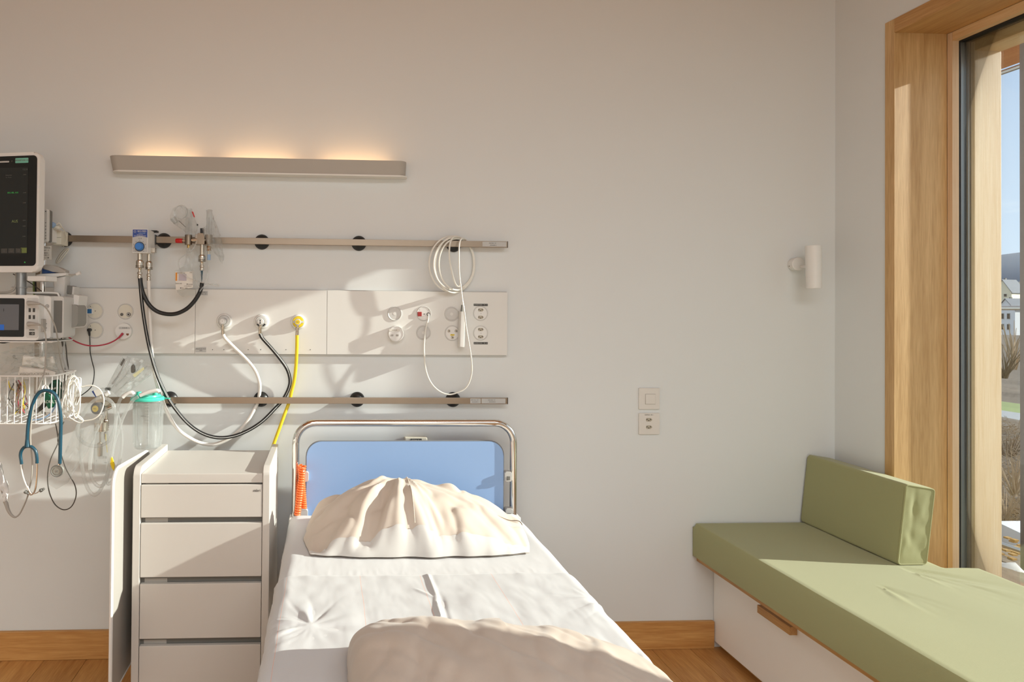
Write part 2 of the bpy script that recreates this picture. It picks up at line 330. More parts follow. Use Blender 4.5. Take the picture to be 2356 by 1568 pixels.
while x < 2.09:
    ys = [0, -.9-.5*random.random(), -2.6-.4*random.random(), -4.1, -5.4] if i % 2 else [0, -1.7-.4*random.random(), -3.4, -5.4]
    for a, b in zip(ys, ys[1:]):
        obj('plank', box(B(), (x+.0006, b+.0006, -.021), (min(x+.16, 2.098)-.0006, a-.0006, random.uniform(-.0004, 0)), .0008, 1), 'floor_oak', fl)
    x += .16; i += 1
struct('baseboard_back', box(B(), (-2.2, -.016, 0), (1.58, 0, .110), .003), 'oak_x')
struct('baseboard_left', box(B(), (-2.2, -5.4, 0), (-2.184, -.016, .110), .003), 'oak_y')

# window: oak lining, spruce inner frame, grey profiles, pane, outer spruce posts
ZT = 2.409
def window(nm, Y0, Y1):
    wn = thing(nm, None, None, (XW, (Y0+Y1)/2, .36), kind='structure')
    obj('jamb_lining', box(B(), (XW-.004, Y0, .36), (2.30, Y0+.041, 2.461), .0015), 'oak_z', wn)
    obj('jamb_lining', box(B(), (XW-.004, Y1-.04, .36), (2.30, Y1, 2.461), .0015), 'oak_z', wn)
    obj('head_lining', box(B(), (XW-.004, Y1, ZT), (2.30, Y0, 2.461), .0015), 'oak_y', wn)
    obj('sill_lining', box(B(), (XW-.004, Y1, .34), (2.30, Y0, .36), .0015), 'oak_y', wn)
    for a, b in ((Y0, Y0-.0205), (Y1, Y1+.0205)): obj('inner_frame', box(B(), (2.30, a, .36), (2.326, b, ZT), .001), 'spruce_z', wn)
    obj('inner_frame', box(B(), (2.30, Y1+.0205, ZT-.033), (2.326, Y0-.0205, ZT), .001), 'spruce_y', wn)
    for s, yb in ((-1, Y0), (1, Y1)):
        obj('gasket', box(B(), (2.326, yb, .36), (2.332, yb+s*.019, ZT-.01)), 'gasket', wn)
        obj('profile', box(B(), (2.332, yb, .36), (2.345, yb+s*.0215, ZT-.02), .002), 'alu_grey', wn)
        obj('profile', box(B(), (2.345, yb, .36), (2.357, yb+s*.018, ZT-.02), .002), 'alu_dark', wn)
        obj('profile', box(B(), (2.357, yb, .36), (2.366, yb+s*.024, ZT-.02), .002), 'alu_grey', wn)
        obj('gasket', box(B(), (2.366, yb, .36), (2.371, yb+s*.022, ZT-.01)), 'gasket', wn)
        obj('outer_post', box(B(), (2.371, yb+.03 if s < 0 else yb-.03, -.1), (2.475, yb+s*.035, 2.45), .002), 'spruce_z', wn)
    obj('gasket', box(B(), (2.326, Y1+.02, ZT-.038), (2.371, Y0-.02, ZT)), 'gasket', wn)
    obj('outer_head', box(B(), (2.371, Y1+.035, 2.335), (2.475, Y0-.035, 2.45), .002), 'spruce_y', wn)
    obj('sill_profile', box(B(), (2.30, Y1+.03, .34), (2.475, Y0-.03, .375), .002), 'alu_dark', wn)
    obj('pane', box(B(), (2.3355, Y1+.012, .37), (2.3405, Y0-.012, ZT-.03)), 'glass_pane', wn)
window('window_1', -.287, -1.68); window('added_window', -2.741, -4.66)  # second window is added out of view to bring in more daylight

# ------------------------------------------------------------------ outdoors
gm = mat('meadow', (112, 108, 74), .95, var=.45, vscale=1.3)
struct('terrain', box(B(), (2.5, -30, -3.2), (60, 40, -3.0)), gm)
def hill(name, y0, y1, x0, hgt, mt, seed, base=-3, depth=60):
    bm = B(); n = 60; rows = []
    for i in range(n+1):
        y = y0+(y1-y0)*i/n; row = []
        for k, (dx, hf) in enumerate(((0, 0), (.3, .45), (.6, .8), (1, 1), (1.2, .9))):
            h = base+(hgt+hgt*.16*noise.noise(Vector((y*.012, seed, k*.3)))-base)*hf+(hgt*.03*noise.noise(Vector((y*.12, seed, k))) if k > 1 else 0)
            row.append(bm.verts.new((x0+depth*dx, y, h)))
        rows.append(row)
    for a, b in zip(rows, rows[1:]):
        for k in range(4): bm.faces.new((a[k], b[k], b[k+1], a[k+1]))
    o = obj(name, bm, mt); return o
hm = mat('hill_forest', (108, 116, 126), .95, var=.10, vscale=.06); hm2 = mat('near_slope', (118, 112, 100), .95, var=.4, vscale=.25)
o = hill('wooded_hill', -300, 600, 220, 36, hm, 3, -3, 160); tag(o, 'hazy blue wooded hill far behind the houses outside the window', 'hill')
o = hill('wooded_slope', -60, 240, 60, 7.5, hm2, 9, -3, 70); tag(o, 'brown winter slope just behind the white gabled house', 'hill')
def house(px, y_top, y_eave, y_base, dist, wpx, wallm, roofm, label, rot=0.3):
    # stands at X=dist, seen around photo column px
    p = W(px, y_eave, X=dist); pb = W(px, y_base, X=dist); pt = W(px, y_top, X=dist); s = (p-CAM).length*wpx/1900
    h = thing('house', label, 'house', (p.x, p.y, pb.z), rot, 'houses outside the window'); hz = p.z-pb.z; rz = pt.z-p.z; w = s/2; d = s*.7
    obj('wall', prism(B(), [(-w, 0), (w, 0), (w, hz), (0, hz+rz), (-w, hz)], 'x', -d, d), wallm, h, local=True)
    for sg in (-1, 1):
        bm = B(); a = Vector((-d*1.08, sg*w*1.12, hz-rz*.12)); b = Vector((-d*1.08, 0, hz+rz*1.02)); t = Vector((0, 0, rz*.06)); e = Vector((d*2.16, 0, 0))
        v = [bm.verts.new(q) for q in (a, b, b+t, a+t, a+e, b+e, b+e+t, a+e+t)]
        for f in ((0, 1, 2, 3), (4, 7, 6, 5), (0, 4, 5, 1), (3, 2, 6, 7), (0, 3, 7, 4), (1, 5, 6, 2)): bm.faces.new([v[k] for k in f])
        obj('roof', bm, roofm, h, local=True, smooth=False)
    for yy in (-.5, .15):
        for zz in (.2, .62):
            f = obj('window_frame', box(B(), (-d-.02*s, yy*w, hz*zz), (-d+.02, yy*w+w*.34, hz*zz+hz*.24)), 'light_grey', h, local=True)
            obj('pane', box(B(), (-d-.03*s, yy*w+w*.03, hz*zz+hz*.02), (-d-.02*s, yy*w+w*.31, hz*zz+hz*.22)), 'dark_grey', f, local=True)
    obj('chimney', box(B(), (-d*.3, w*.2, hz), (-d*.1, w*.35, hz+rz*1.2)), 'mid_grey', h, local=True)
mat('house_cream', (232, 222, 196), .8, var=.04, vscale=1); mat('house_white', (226, 226, 226), .8); mat('roof_grey', (112, 116, 124), .8, var=.15, vscale=6)
house(2322, 645, 672, 700, 34, 30, 'house_cream', 'roof_grey', 'cream gabled house outside on the slope, above the middle rod', .25)
house(2336, 688, 712, 770, 26, 34, 'house_white', 'roof_grey', 'white house with grey roof outside, below the cream gabled house', .1)
# garden steps down in front of the houses, seen through the strip of glass
def slab(name, x0, x1, z, mt, label, cat, y0=-3, y1=6, zb=-3):
    o = obj(name, box(B(), (x0, y0, zb), (x1, y1, z)), mt); tag(o, label, cat); return o
gr = mat('lawn', (122, 134, 78), .95, var=.3, vscale=4); br = mat('bramble_bank', (106, 92, 78), .95, var=.8, vscale=16, bump=1, bscale=40); asph = mat('path_grey', (150, 150, 150), .9, var=.1, vscale=6)
zz = lambda y, X: W(2322, y, X=X).z
def bank(name, pts, mt, label, cat, amp=.08, y0=-1.5, y1=5.5):
    "rolling strip of ground: pts are (photo row, distance X)"
    bm = B(); rows = []
    prof = [(X, zz(y, X)) for y, X in pts]; N = 40
    fine = []
    for (xa, za), (xb, zb) in zip(prof, prof[1:]):
        for k in range(8): fine.append((xa+(xb-xa)*k/8, za+(zb-za)*k/8))
    fine.append(prof[-1])
    for i in range(N+1):
        y = y0+(y1-y0)*i/N; yy = y
        rows.append([bm.verts.new((a, yy*(1+max(0, a-3)*.5), b+amp*noise.noise(Vector((a*2.1, yy*3, 1))))) for a, b in fine])
    for a, b in zip(rows, rows[1:]):
        for k in range(len(a)-1): bm.faces.new((a[k], b[k], b[k+1], a[k+1]))
    o = obj(name, bm, mt)
    if label: tag(o, label, cat)
    return o
bank('bramble_slope', [(1345, 2.6), (1300, 2.95), (1266, 4.05), (1210, 4.35), (1100, 5.4), (962, 8.6)], br, 'brown bramble slope outside below the lawn', 'slope', .05)
bank('garden_path', [(964, 8.6), (946, 10)], asph, 'grey path strip outside between bramble slope and lawn', 'path', .0)
bank('lawn', [(948, 10), (925, 13)], gr, 'bright green lawn strip outside above the grey path', 'lawn', .02)
bank('allotment_garden', [(926, 13), (880, 16), (812, 23), (770, 32)], br, 'brown winter allotment garden outside below the houses', 'garden', .12)
def shrub(px, y0, y1, X, label, col='twig', n=26, spread=.5):
    base = W(px, y1, X=X); top = W(px, y0, X=X); h = top.z-base.z; t = thing('shrub', label, 'shrub', base, 0, 'bare shrubs outside the window')
    rnd = random.Random(int(px*7+y0))
    for k in range(n):
        a = rnd.uniform(0, 2*PI); s = rnd.uniform(.1, spread)*h; b = base+Vector((rnd.uniform(-.05, .05)*h, rnd.uniform(-.05, .05)*h, 0))
        pts = [b, b+Vector((math.cos(a)*s*.4, math.sin(a)*s*.4, h*.5*rnd.uniform(.6, 1))), b+Vector((math.cos(a)*s, math.sin(a)*s, h*rnd.uniform(.6, 1)))]
        obj('stem', tube(B(), pts, [h*.012, h*.004], 4, 3), col, t)
mat('twig', (170, 148, 122), .9); mat('twig_dark', (104, 88, 72), .9)
shrub(2312, 1110, 1205, 4.4, 'pale bare shrub outside just above the white sloping wall', 'twig', 24, .6); shrub(2334, 1020, 1140, 4.4, 'bare twiggy shrub outside on the bramble slope', 'twig', 24, .6)
shrub(2318, 980, 1080, 6.2, 'dark bare shrub outside at the top of the bramble slope', 'twig_dark', 24, .6); shrub(2330, 735, 850, 15, 'pale slender bare tree outside in the allotment garden', 'twig', 20, .35)
shrub(2312, 790, 870, 13, 'dark bare bush outside near the green lawn', 'twig_dark', 30, .6)
bm = B(); rnd = random.Random(11)
for k in range(700):
    y = rnd.uniform(992, 1215); X = 8.6+(4.4-8.6)*((y-962)/253)**.7; px = rnd.uniform(2285, 2375); p = W(px, y, X=X); a = rnd.uniform(0, PI); l_ = rnd.uniform(.05, .22)
    tube(bm, [p-Vector((0, math.cos(a)*l_, 0)), p+Vector((0, rnd.uniform(-.03, .03), .05+.3*l_)), p+Vector((rnd.uniform(-.05, .05), math.cos(a)*l_, math.sin(a)*l_))], .0024, 3, 2)
o = obj('bramble_stems', bm, 'twig', kind='stuff'); tag(o, 'tangle of pale bramble stems on the brown slope outside', 'brambles')
def blob(bm, c, r, seed, sub=3, amp=.3):
    res = bmesh.ops.create_icosphere(bm, subdivisions=sub, radius=1)
    for v in res['verts']:
        k = 1+amp*noise.noise(v.co*1.6+Vector((seed, 0, 0))); v.co = Vector(c)+Vector((v.co.x*r[0], v.co.y*r[1], v.co.z*r[2]))*k
    return bm
mat('stone_pale', (196, 192, 188), .9, var=.15, vscale=30); mat('leaf_rust', (178, 138, 78), .9, var=.3, vscale=40)
for i, (px, y, X, r, lb) in enumerate(((2322, 1311, 2.95, .045, 'larger pale garden rock outside below the lowest rod'), (2340, 1336, 2.85, .05, 'white flat stone outside at the very bottom of the glass'), (2309, 1328, 2.9, .03, 'small pale rock outside beside the wooden post'))):
    p = W(px, y, X=X); o = obj('garden_rock', blob(B(), p, (r, r*1.2, r*.75), i, 2, .35), 'stone_pale'); tag(o, lb, 'rock', 'rocks outside the window')
p = W(2322, 1288, X=3.3)
bm = B()
for k in range(150):
    q = p+Vector((random.uniform(-.25, .4), random.uniform(-.35, .35), random.uniform(-.03, .03))); box(bm, q-Vector((.012, .012, .002)), q+Vector((.012, .012, .006)))
o = obj('leaf_litter', bm, 'leaf_rust', kind='stuff'); tag(o, 'rust brown leaf litter on the ground outside the window', 'leaves')
rw = W(2300, 1205, X=3.9); rw2 = W(2345, 1225, X=3.9)
bm = B(); a = W(2290, 1198, X=4.0); b = W(2349, 1226, X=4.0); c = W(2349, 1262, X=4.0); d = W(2290, 1262, X=4.0)
v = [bm.verts.new(q+Vector((dx, 0, 0))) for dx in (0, .3) for q in (a, b, c, d)]
for f in ((0, 1, 2, 3), (7, 6, 5, 4), (0, 4, 5, 1), (1, 5, 6, 2), (2, 6, 7, 3), (3, 7, 4, 0)): bm.faces.new([v[k] for k in f])
o = obj('garden_wall', bm, 'house_white'); tag(o, 'white sloping garden wall outside behind the lowest rod', 'wall')
ps = W(2346, 700, X=3.14)
o = obj('facade_post', box(B(), (3.14, ps.y-.10, -1.2), (3.20, ps.y, 2.9), .002), 'bronze'); tag(o, 'brown metal facade post outside at the right edge of the photo', 'post')
for y, lb in ((160, 'grey metal rod outside the window just under the roof beam'), (708, 'grey metal rod outside the window, level with the white house'), (1258, 'lowest grey metal rod outside the window, above the rocks')):
    z = W(2325, y, X=3.17).z; o = obj('guard_rod', cyl(B(), (3.17, ps.y-.02, z), (3.17, 1.6, z), .0105), 'steel'); tag(o, lb, 'rod', 'rods outside the window')
zb = W(2325, 152, X=3.6).z
o = obj('roof_beam', box(B(), (2.9, -.02, zb), (3.6, 1.8, zb+.22), .004), 'larch'); tag(o, 'orange larch roof beam outside at the top of the window', 'beam')

# ------------------------------------------------------------------ window bench, seat pad, back cushion
bn = thing('window_bench', 'white window bench cabinet with oak edge, under the green seat pad', 'bench', (1.9, -1.2, 0))
mat('bench_white', (246, 244, 240), .4); obj('cabinet', box(B(), (1.603, -2.4, .03), (2.096, -.001, .349)), 'white_lacquer', bn)
ys = [-.001, -.975, -1.95, -2.4]
for a, b in zip(ys, ys[1:]):
    dr = obj('drawer_front', box(B(), (1.583, b+.0015, .028), (1.602, a-.0015, .347), .001), 'bench_white', bn)
    yc = (a+b)/2
obj('board', box(B(), (1.512, -2.4, .350), (2.096, -.001, .3725), .001), 'oak_y', bn)
obj('plinth', box(B(), (1.612, -2.4, 0), (2.09, -.001, .028)), 'oak_y', bn)
h0 = W(1742, 1390, X=1.556); h1 = W(1817, 1438, X=1.556); hz_ = h0.z; hy_ = W(1742, 1408, X=1.556).z
obj('handle', box(B(), (1.556, h1.y, hy_), (1.5825, h0.y, hz_), .001), 'oak_y', bn)
obj('handle', box(B(), (1.556, h1.y-.975, hy_), (1.5825, h0.y-.975, hz_), .001), 'oak_y', bn)
def pad(outline, z0, z1, r, fn=None, step=.012):
    "upholstered pad over a rectilinear outline given as (x,y) polygon, rounded rim"
    bm = B(); xs = [p[0] for p in outline]; ysv = [p[1] for p in outline]; 
    return bm
def edge_dist(x, y, P):
    d = 9; n = len(P)
    for i in range(n):
        ax, ay = P[i]; bx, by = P[(i+1) % n]; dx, dy = bx-ax, by-ay; t = max(0, min(1, ((x-ax)*dx+(y-ay)*dy)/(dx*dx+dy*dy)))
        d = min(d, math.hypot(x-ax-dx*t, y-ay-dy*t))
    return d
def hgrid(x0, x1, y0, y1, nx, ny, zf, zb, inside=None):
    "closed body: top surface zf(x,y), straight down to zb"
    bm = B(); V = {}
    X = [x0+(x1-x0)*i/nx for i in range(nx+1)]; Yv = [y0+(y1-y0)*j/ny for j in range(ny+1)]
    for i, a in enumerate(X):
        for j, b in enumerate(Yv): V[i, j] = bm.verts.new(zf(a, b))
    fs = {}
    for i in range(nx):
        for j in range(ny):
            if inside and not inside((X[i]+X[i+1])/2, (Yv[j]+Yv[j+1])/2): continue
            fs[i, j] = bm.faces.new((V[i, j], V[i+1, j], V[i+1, j+1], V[i, j+1]))
    bm.edges.ensure_lookup_table(); be = [e for e in bm.edges if len(e.link_faces) == 1]
    r = bmesh.ops.extrude_edge_only(bm, edges=be)
    for v in [g_ for g_ in r['geom'] if isinstance(g_, bmesh.types.BMVert)]: v.co.z = zb
    for v in [v for v in bm.verts if not v.link_faces]: bm.verts.remove(v)
    return bm
def roll(d, r): return r-math.sqrt(max(0, r*r-(r-d)**2)) if d < r else 0
PO = [(1.494, -.004), (2.094, -.004), (2.094, -.476), (2.215, -.484), (2.215, -2.4), (1.494, -2.4)]
def ridge(x, y, ax, ay, bx, by, w, h, s0=.15):
    dx, dy = bx-ax, by-ay; L2 = dx*dx+dy*dy; t = ((x-ax)*dx+(y-ay)*dy)/L2
    if t < -.1 or t > 1.1: return 0
    d = ((x-ax)*dy-(y-ay)*dx)/math.sqrt(L2); f = max(0, min(1, (t+.1)/s0, (1.1-t)/s0)); return h*f*math.exp(-(d/w)**2)
def fan(x, y, cx, cy, a0, aw, A, R, k=3.0, seed=0, r0=.02):
    "creases radiating from a point: sharp valleys, soft puffs, dying out with distance"
    dx, dy = x-cx, y-cy; r = math.hypot(dx, dy)
    if r > R*4 or r < 1e-4: return 0
    th = math.atan2(dy, dx); w = 1
    if aw < 3:
        d = abs((th-a0+PI) % (2*PI)-PI); w = max(0, 1-(d/aw)**2)
        if w == 0: return 0
    n = noise.noise(Vector((math.cos(th)*k+seed, math.sin(th)*k, r*3.5+seed)))
    rg = max(0, 1-abs(n)*4.2); return A*w*min(1, r/r0)*math.exp(-(r/R)**1.5)*(.9*n*2-rg*rg*.9)
FA = W(2062, 1302, Z=.508); FB = W(2010, 1340, Z=.508); FA2 = W(2250, 1350, Z=.508); FB2 = W(2140, 1400, Z=.508)
fa = math.atan2(FA2.y-FA.y, FA2.x-FA.x); fb = math.atan2(FB2.y-FB.y, FB2.x-FB.x)
def padz(x, y):
    d = edge_dist(x, y, PO); z = .508-roll(d, .018)+.0015*noise.noise(Vector((x*5, y*5, 0)))
    # soft sag toward the front edge seam
    z += fan(x, y, FA.x, FA.y, fa, .6, .010, .16, 4.5, 3, .07)+fan(x, y, FB.x, FB.y, fb, .5, .0075, .12, 4.0, 11, .09)
    if d < .03: z += .0012*math.exp(-((d-.012)/.004)**2)
    return Vector((x, y, z))
ins = lambda x, y: x < 2.094 or y < -.48
o = obj('seat_pad', hgrid(1.494, 2.215, -2.4, -.004, 80, 260, padz, .3735, ins), 'green_fabric'); tag(o, 'long green upholstered seat pad lying on the white window bench', 'cushion')
# back cushion leaning on the right wall, end panel with piping
bc = thing('back_cushion', 'green block back cushion standing on the seat pad in the corner', 'cushion', (2.0, -.24, .508))
bm = B()
prof = [(1.944, .5085), (2.047, .5085), (2.078, .768), (1.974, .785)]
nz_ = 24; va = []
def cshape(t, y):
    return None
pp = []
P4 = [Vector((a, 0, b)) for a, b in prof]
def rounded(P4, r, n=4):
    out = []
    for i in range(4):
        p = P4[i]; a = (P4[i-1]-p).normalized(); b = (P4[(i+1) % 4]-p).normalized(); s, e = p+a*r, p+b*r
        for k in range(n+1):
            t = k/n; out.append((s*(1-t)**2+p*2*t*(1-t)+e*t*t))
    return out
rp = rounded(P4, .012); cen = sum(rp, Vector())/len(rp); rings = []
for y, k in [(-.006, .9), (-.008, .96), (-.014, 1)]+[(-.014-.444*i/26, 1) for i in range(1, 26)]+[(-.458, 1), (-.464, .985), (-.4665, .955)]:
    row = []
    for p in rp:
        v = cen.lerp(p, k)+Vector((0, y, 0)); e = 1+.004*noise.noise(v*9); v = cen+Vector((0, y, 0))+(v-cen-Vector((0, y, 0)))*e; row.append(bm.verts.new(v))
    rings.append(row)
n = len(rp)
for a, b in zip(rings, rings[1:]):
    for j in range(n): bm.faces.new((a[j], a[(j+1) % n], b[(j+1) % n], b[j]))
bm.faces.new(rings[0]); 
# end panel: puckered
def endpt(u, v):
    a = P4[0].lerp(P4[1], u); b = P4[3].lerp(P4[2], u); q = a.lerp(b, v); q = cen.lerp(q, .955)
    pk = .0018*math.sin(u*7+2*noise.noise(Vector((v*5, 1, u*2))))*math.exp(-((v-.1)/.3)**2)-.003*math.exp(-((u-.35)/.10)**2)*v+.0016*noise.noise(Vector((u*4, v*9, 2)))
    q.y = -.4665-pk*min(1, 8*min(u, 1-u, v, 1-v)); return q
obj('cover', bm, 'green_fabric', bc)
bm = B(); N = 24; G = [[bm.verts.new(endpt(i/N, j/N)) for j in range(N+1)] for i in range(N+1)]
for i in range(N):
    for j in range(N): bm.faces.new((G[i][j], G[i+1][j], G[i+1][j+1], G[i][j+1]))
obj('end_panel', bm, 'green_fabric', bc)
obj('piping', tube(B(), [cen.lerp(p, .975)+Vector((0, -.4655, 0)) for p in rp], .0028, 8, 1, True), 'green_fabric', bc)

# ------------------------------------------------------------------ bed
BZ = .612
bed = thing('hospital_bed', 'hospital bed with chrome tube arch and light blue headboard panel', 'bed', (.295, -1.2, 0))
YB = -.14; tp = lambda x, y: W(x, y, Y=YB)
xl, xr, zt = tp(680, 1100).x, tp(1181, 1100).x, tp(930, 972).z
R_ = .075; pts = [Vector((xl, YB, .44)), Vector((xl, YB, zt-R_))]
for k in range(1, 9): a = PI-k*PI/16; pts.append(Vector((xl+R_+R_*math.cos(a), YB, zt-R_+R_*math.sin(a))))
for k in range(0, 9): a = PI/2-k*PI/16; pts.append(Vector((xr-R_+R_*math.cos(a), YB, zt-R_+R_*math.sin(a))))
pts.append(Vector((xr, YB, .44)))
obj('head_rail', tube(B(), pts, .0135, 16, 1), 'chrome', bed)
px0, px1, pz1 = tp(705, 1100).x, tp(1158, 1100).x, tp(930, 1015).z
hb = obj('headboard', prism(B(), rrect(px0, px1, .47, pz1, .055, 8), 'y', YB-.002, YB+.012, .002), 'blue_panel', bed)
obj('panel_edge', tube(B(), [Vector((a, YB+.005, b)) for a, b in rrect(px0-.0005, px1+.0005, .4695, pz1+.0005, .055, 8)], .0032, 6, 1, True), 'edge_grey', bed)
for x, y, s in ((708, 1094, -1), (1161, 1094, 1), (706, 1180, -1), (1163, 1178, 1)):
    p = tp(x, y); k = obj('panel_clip', prism(B(), rrect(min(p.x, p.x+s*.020)-.004, max(p.x, p.x+s*.020)+.004, p.z-.019, p.z+.019, .008, 4), 'y', YB-.016, YB+.014, .002), 'light_grey', bed)
    if s > 0: obj('catch', box(B(), (p.x+.004, YB-.02, p.z-.011), (p.x+.016, YB-.015, p.z+.002), .001), 'mid_grey', k)
obj('bed_frame', box(B(), (-.10, -2.25, .40), (.69, -.17, .46), .006), 'light_grey', bed)
obj('bed_base', box(B(), (.0, -2.0, .14), (.59, -.45, .40), .02), 'warm_grey', bed)
for x in (.0, .59):
    for y in (-.45, -2.0):
        w = obj('castor', cyl(B(), (x-.015, y, .062), (x+.015, y, .062), .062), 'black_rubber', bed); obj('castor_fork', box(B(), (x-.024, y-.03, .06), (x+.024, y+.03, .145), .004), 'light_grey', bed)
mp_ = tp(673, 1200)
obj('rail_socket', box(B(), (xl-.022, YB-.03, .50), (xl+.022, YB+.03, .585), .004), 'white_plastic', bed)
obj('rail_socket', box(B(), (xr-.022, YB-.03, .50), (xr+.022, YB+.03, .585), .004), 'white_plastic', bed)
mx0, mx1, my0, my1 = -.138, .722, -2.25, -.175
MO = [(mx0, my0), (mx1, my0), (mx1, my1), (mx0, my1)]
ma = obj('mattress', box(B(), (mx0+.012, my0+.01, .462), (mx1-.012, my1-.01, .597), .03, 4), 'white_matte'); tag(ma, 'hospital bed mattress hidden under the white fitted sheet', 'mattress')
def sheetz(x, y):
    d = edge_dist(x, y, MO); z = BZ-roll(d, .045)+.003*noise.noise(Vector((x*4, y*3, 3)))
    z += .0011*noise.noise(Vector((x*22, y*9, 5)))+.0007*abs(noise.noise(Vector((x*50, y*16, 6)))); cxn = 0
    if d > 0: cxn = .004*noise.noise(Vector((x*3, y*7, 0)))
    k = math.exp(-((y+.735)/.03)**2); z += k*.0016*abs(noise.noise(Vector((x*60, y*10, 9))))
    return Vector((x+(cxn if d < .06 else 0), y, z))
sh = obj('fitted_sheet', hgrid(mx0, mx1, my0, my1, 150, 340, sheetz, .475), 'sheet_white'); tag(sh, 'white fitted sheet stretched over the mattress, smooth strip in front of the pillow', 'sheet')
pr = lambda x, y: W(x, y, Z=BZ)
c1 = pr(716, 1440); c2 = pr(1392, 1382); c3 = pr(1478, 1532); c4 = pr(700, 1345)
f0 = pr(983, 1322); f1 = pr(1006, 1378); f2 = pr(1024, 1450)
SW = []
rnd = random.Random(4)
for c, n_, L_, sg in ((c1, 9, .17, .0075), (c2, 7, .12, .004), (c3, 6, .10, .004)):
    for k in range(n_):
        a = rnd.uniform(-2.6, 2.6)+(.4 if k % 2 else -.1); l = L_*rnd.uniform(.5, 1.1); q = Vector((c.x+math.cos(a)*l, c.y+math.sin(a)*l*.8)); off = rnd.uniform(.01, .03)
        SW.append((c.x+math.cos(a)*off, c.y+math.sin(a)*off, q.x, q.y, rnd.uniform(.006, .013), sg*rnd.choice((1, 1, -1))*rnd.uniform(.6, 1.1)))
def padzz(x, y):
    s = sheetz(x, y); d = edge_dist(x, y, MO); z = s.z+.0028
    z += ridge(x, y, f0.x, f0.y, f1.x, f1.y, .0055, .006, .2)+ridge(x, y, f1.x-.004, f1.y, f2.x-.006, f2.y-.03, .0055, .0055, .2)-ridge(x, y, f1.x+.012, f1.y, f2.x+.010, f2.y-.03, .006, .004, .2)
    z += ridge(x, y, f1.x-.05, f1.y+.06, f1.x-.008, f1.y+.008, .004, .004, .3)
    z += fan(x, y, c1.x, c1.y, 0, 4, .0075, .09, 2.2, 5, .055)+fan(x, y, c2.x, c2.y, 0, 4, .005, .08, 2.0, 8)+fan(x, y, c3.x, c3.y, 0, 4, .006, .07, 2.0, 12)
    g1 = math.hypot(x-c1.x, y-c1.y); z += .002*math.exp(-(g1/.014)**2)
    z += .0042*(noise.noise(Vector((x*9+4, y*7, 1)))**2)*2+.0015*noise.noise(Vector((x*26, y*20, 8)))
    if y > -.765: z -= .0030*max(0, min(1, (y+.765)/.012))
    return Vector((s.x*1.0+(-.003 if x < .2 else .003)*(1 if d < .03 else 0), y, z))
bm = hgrid(mx0-.001, mx1+.001, -2.2, -.748, 240, 400, padzz, .49)
for k in range(2): bmesh.ops.smooth_vert(bm, verts=[v for v in bm.verts if v.co.z > .58 and not v.is_boundary], factor=.5, use_axis_x=False, use_axis_y=False, use_axis_z=True)
ds = obj('draw_sheet', bm, 'draw_sheet'); tag(ds, 'creased white draw sheet with thin red stitched lines across the bed', 'sheet')

# pillow
def SMO(bm, n):
    for v in [v for v in bm.verts if not v.link_faces]: bm.verts.remove(v)
    for k in range(n): bmesh.ops.smooth_vert(bm, verts=[v for v in bm.verts if not v.is_boundary], factor=.5, use_axis_x=False, use_axis_y=False, use_axis_z=True)
    bmesh.ops.remove_doubles(bm, verts=bm.verts, dist=.0008)
pw = thing('pillow', 'rumpled beige pillow with a white front flap against the blue headboard', 'pillow', (.29, -.43, BZ))
PL = [pr(695, 1286), pr(1170, 1288)]
def pil(u, v, s):
    # u -1..1 along bed width, v -1..1 front to back
    x = .292+.362*u; y = -.455+.185*v; 
    cu_ = (1-abs(u)**(1.9 if u < 0 else 2.6)); cv = (1-abs(v)**2.4)
    z0 = BZ+.006
    if s > 0:
        prof = .165-.012*u+.03*(1-abs(u+.05))
        env = max(0, cu_)**.62*max(0, cv)**.55
        h = (prof)*env*(.86+.16*v)
        dx, dy = x-.255, y+.345; th = math.atan2(dy, dx); r = math.hypot(dx, dy); e2 = env**.8
        n = noise.noise(Vector((math.cos(th)*2.7+1, math.sin(th)*2.7, r*3.2+.4*noise.noise(Vector((x*8, y*8, 1))))))
        rg = max(0, 1-abs(n)*4.5); fo = min(1, r/.09)
        fe = min(1, (1-abs(v))/.10)*min(1, (1-abs(u))/.10); kl = 1.25 if x < .255 else .9; h += fe*fo*kl*(.034*n-.012*rg*rg)
        n = noise.noise(Vector((math.cos(th)*6+7, math.sin(th)*6, r*5))); rg = max(0, 1-abs(n)*3.5); h += fe*fo*kl*(.020*n-.008*rg*rg)
        h += e2*(.007*noise.noise(Vector((x*13, y*16, 4)))+.003*noise.noise(Vector((x*34, y*34, 7))))
        z = z0+max(h, 0)
    else: z = z0-.002-.003*max(0, cu_)*max(0, cv)
    e = 1-.07*(u*u)*(v*v); k = abs(u)**8*.010*noise.noise(Vector((y*13, 2, 1)))+0
    yy = y+.012*noise.noise(Vector((x*14, 0, 3)))*abs(v)**6+.03*(abs(u)**3)*(v < 0)*(.5-v*.5)
    return Vector((.292+(x-.292)*e+k, yy, z+(.03*max(0, u-.86)/.14*(1-abs(v)) if s > 0 else 0)))
bm = B(); NU, NV = 150, 96
for s in (1, -1):
    G = [[bm.verts.new(pil(-1+2*i/NU, -math.cos(PI*j/NV), s)) for j in range(NV+1)] for i in range(NU+1)]
    for i in range(NU):
        for j in range(NV):
            if s > 0 and j < 15: continue
            bm.faces.new((G[i][j], G[i+1][j], G[i+1][j+1], G[i][j+1]))
for v in [v for v in bm.verts if not v.link_faces]: bm.verts.remove(v)
SMO(bm, 3); obj('pillowcase', bm, 'pillow_cotton', pw)
bm = B(); J = 16
G = [[bm.verts.new(pil(-1+2*i/NU, -math.cos(PI*j/NV), 1)+Vector((0, -.0015, .0016))) for j in range(J+1)] for i in range(NU+1)]
for i in range(NU):
    for j in range(J): bm.faces.new((G[i][j], G[i+1][j], G[i+1][j+1], G[i][j+1]))
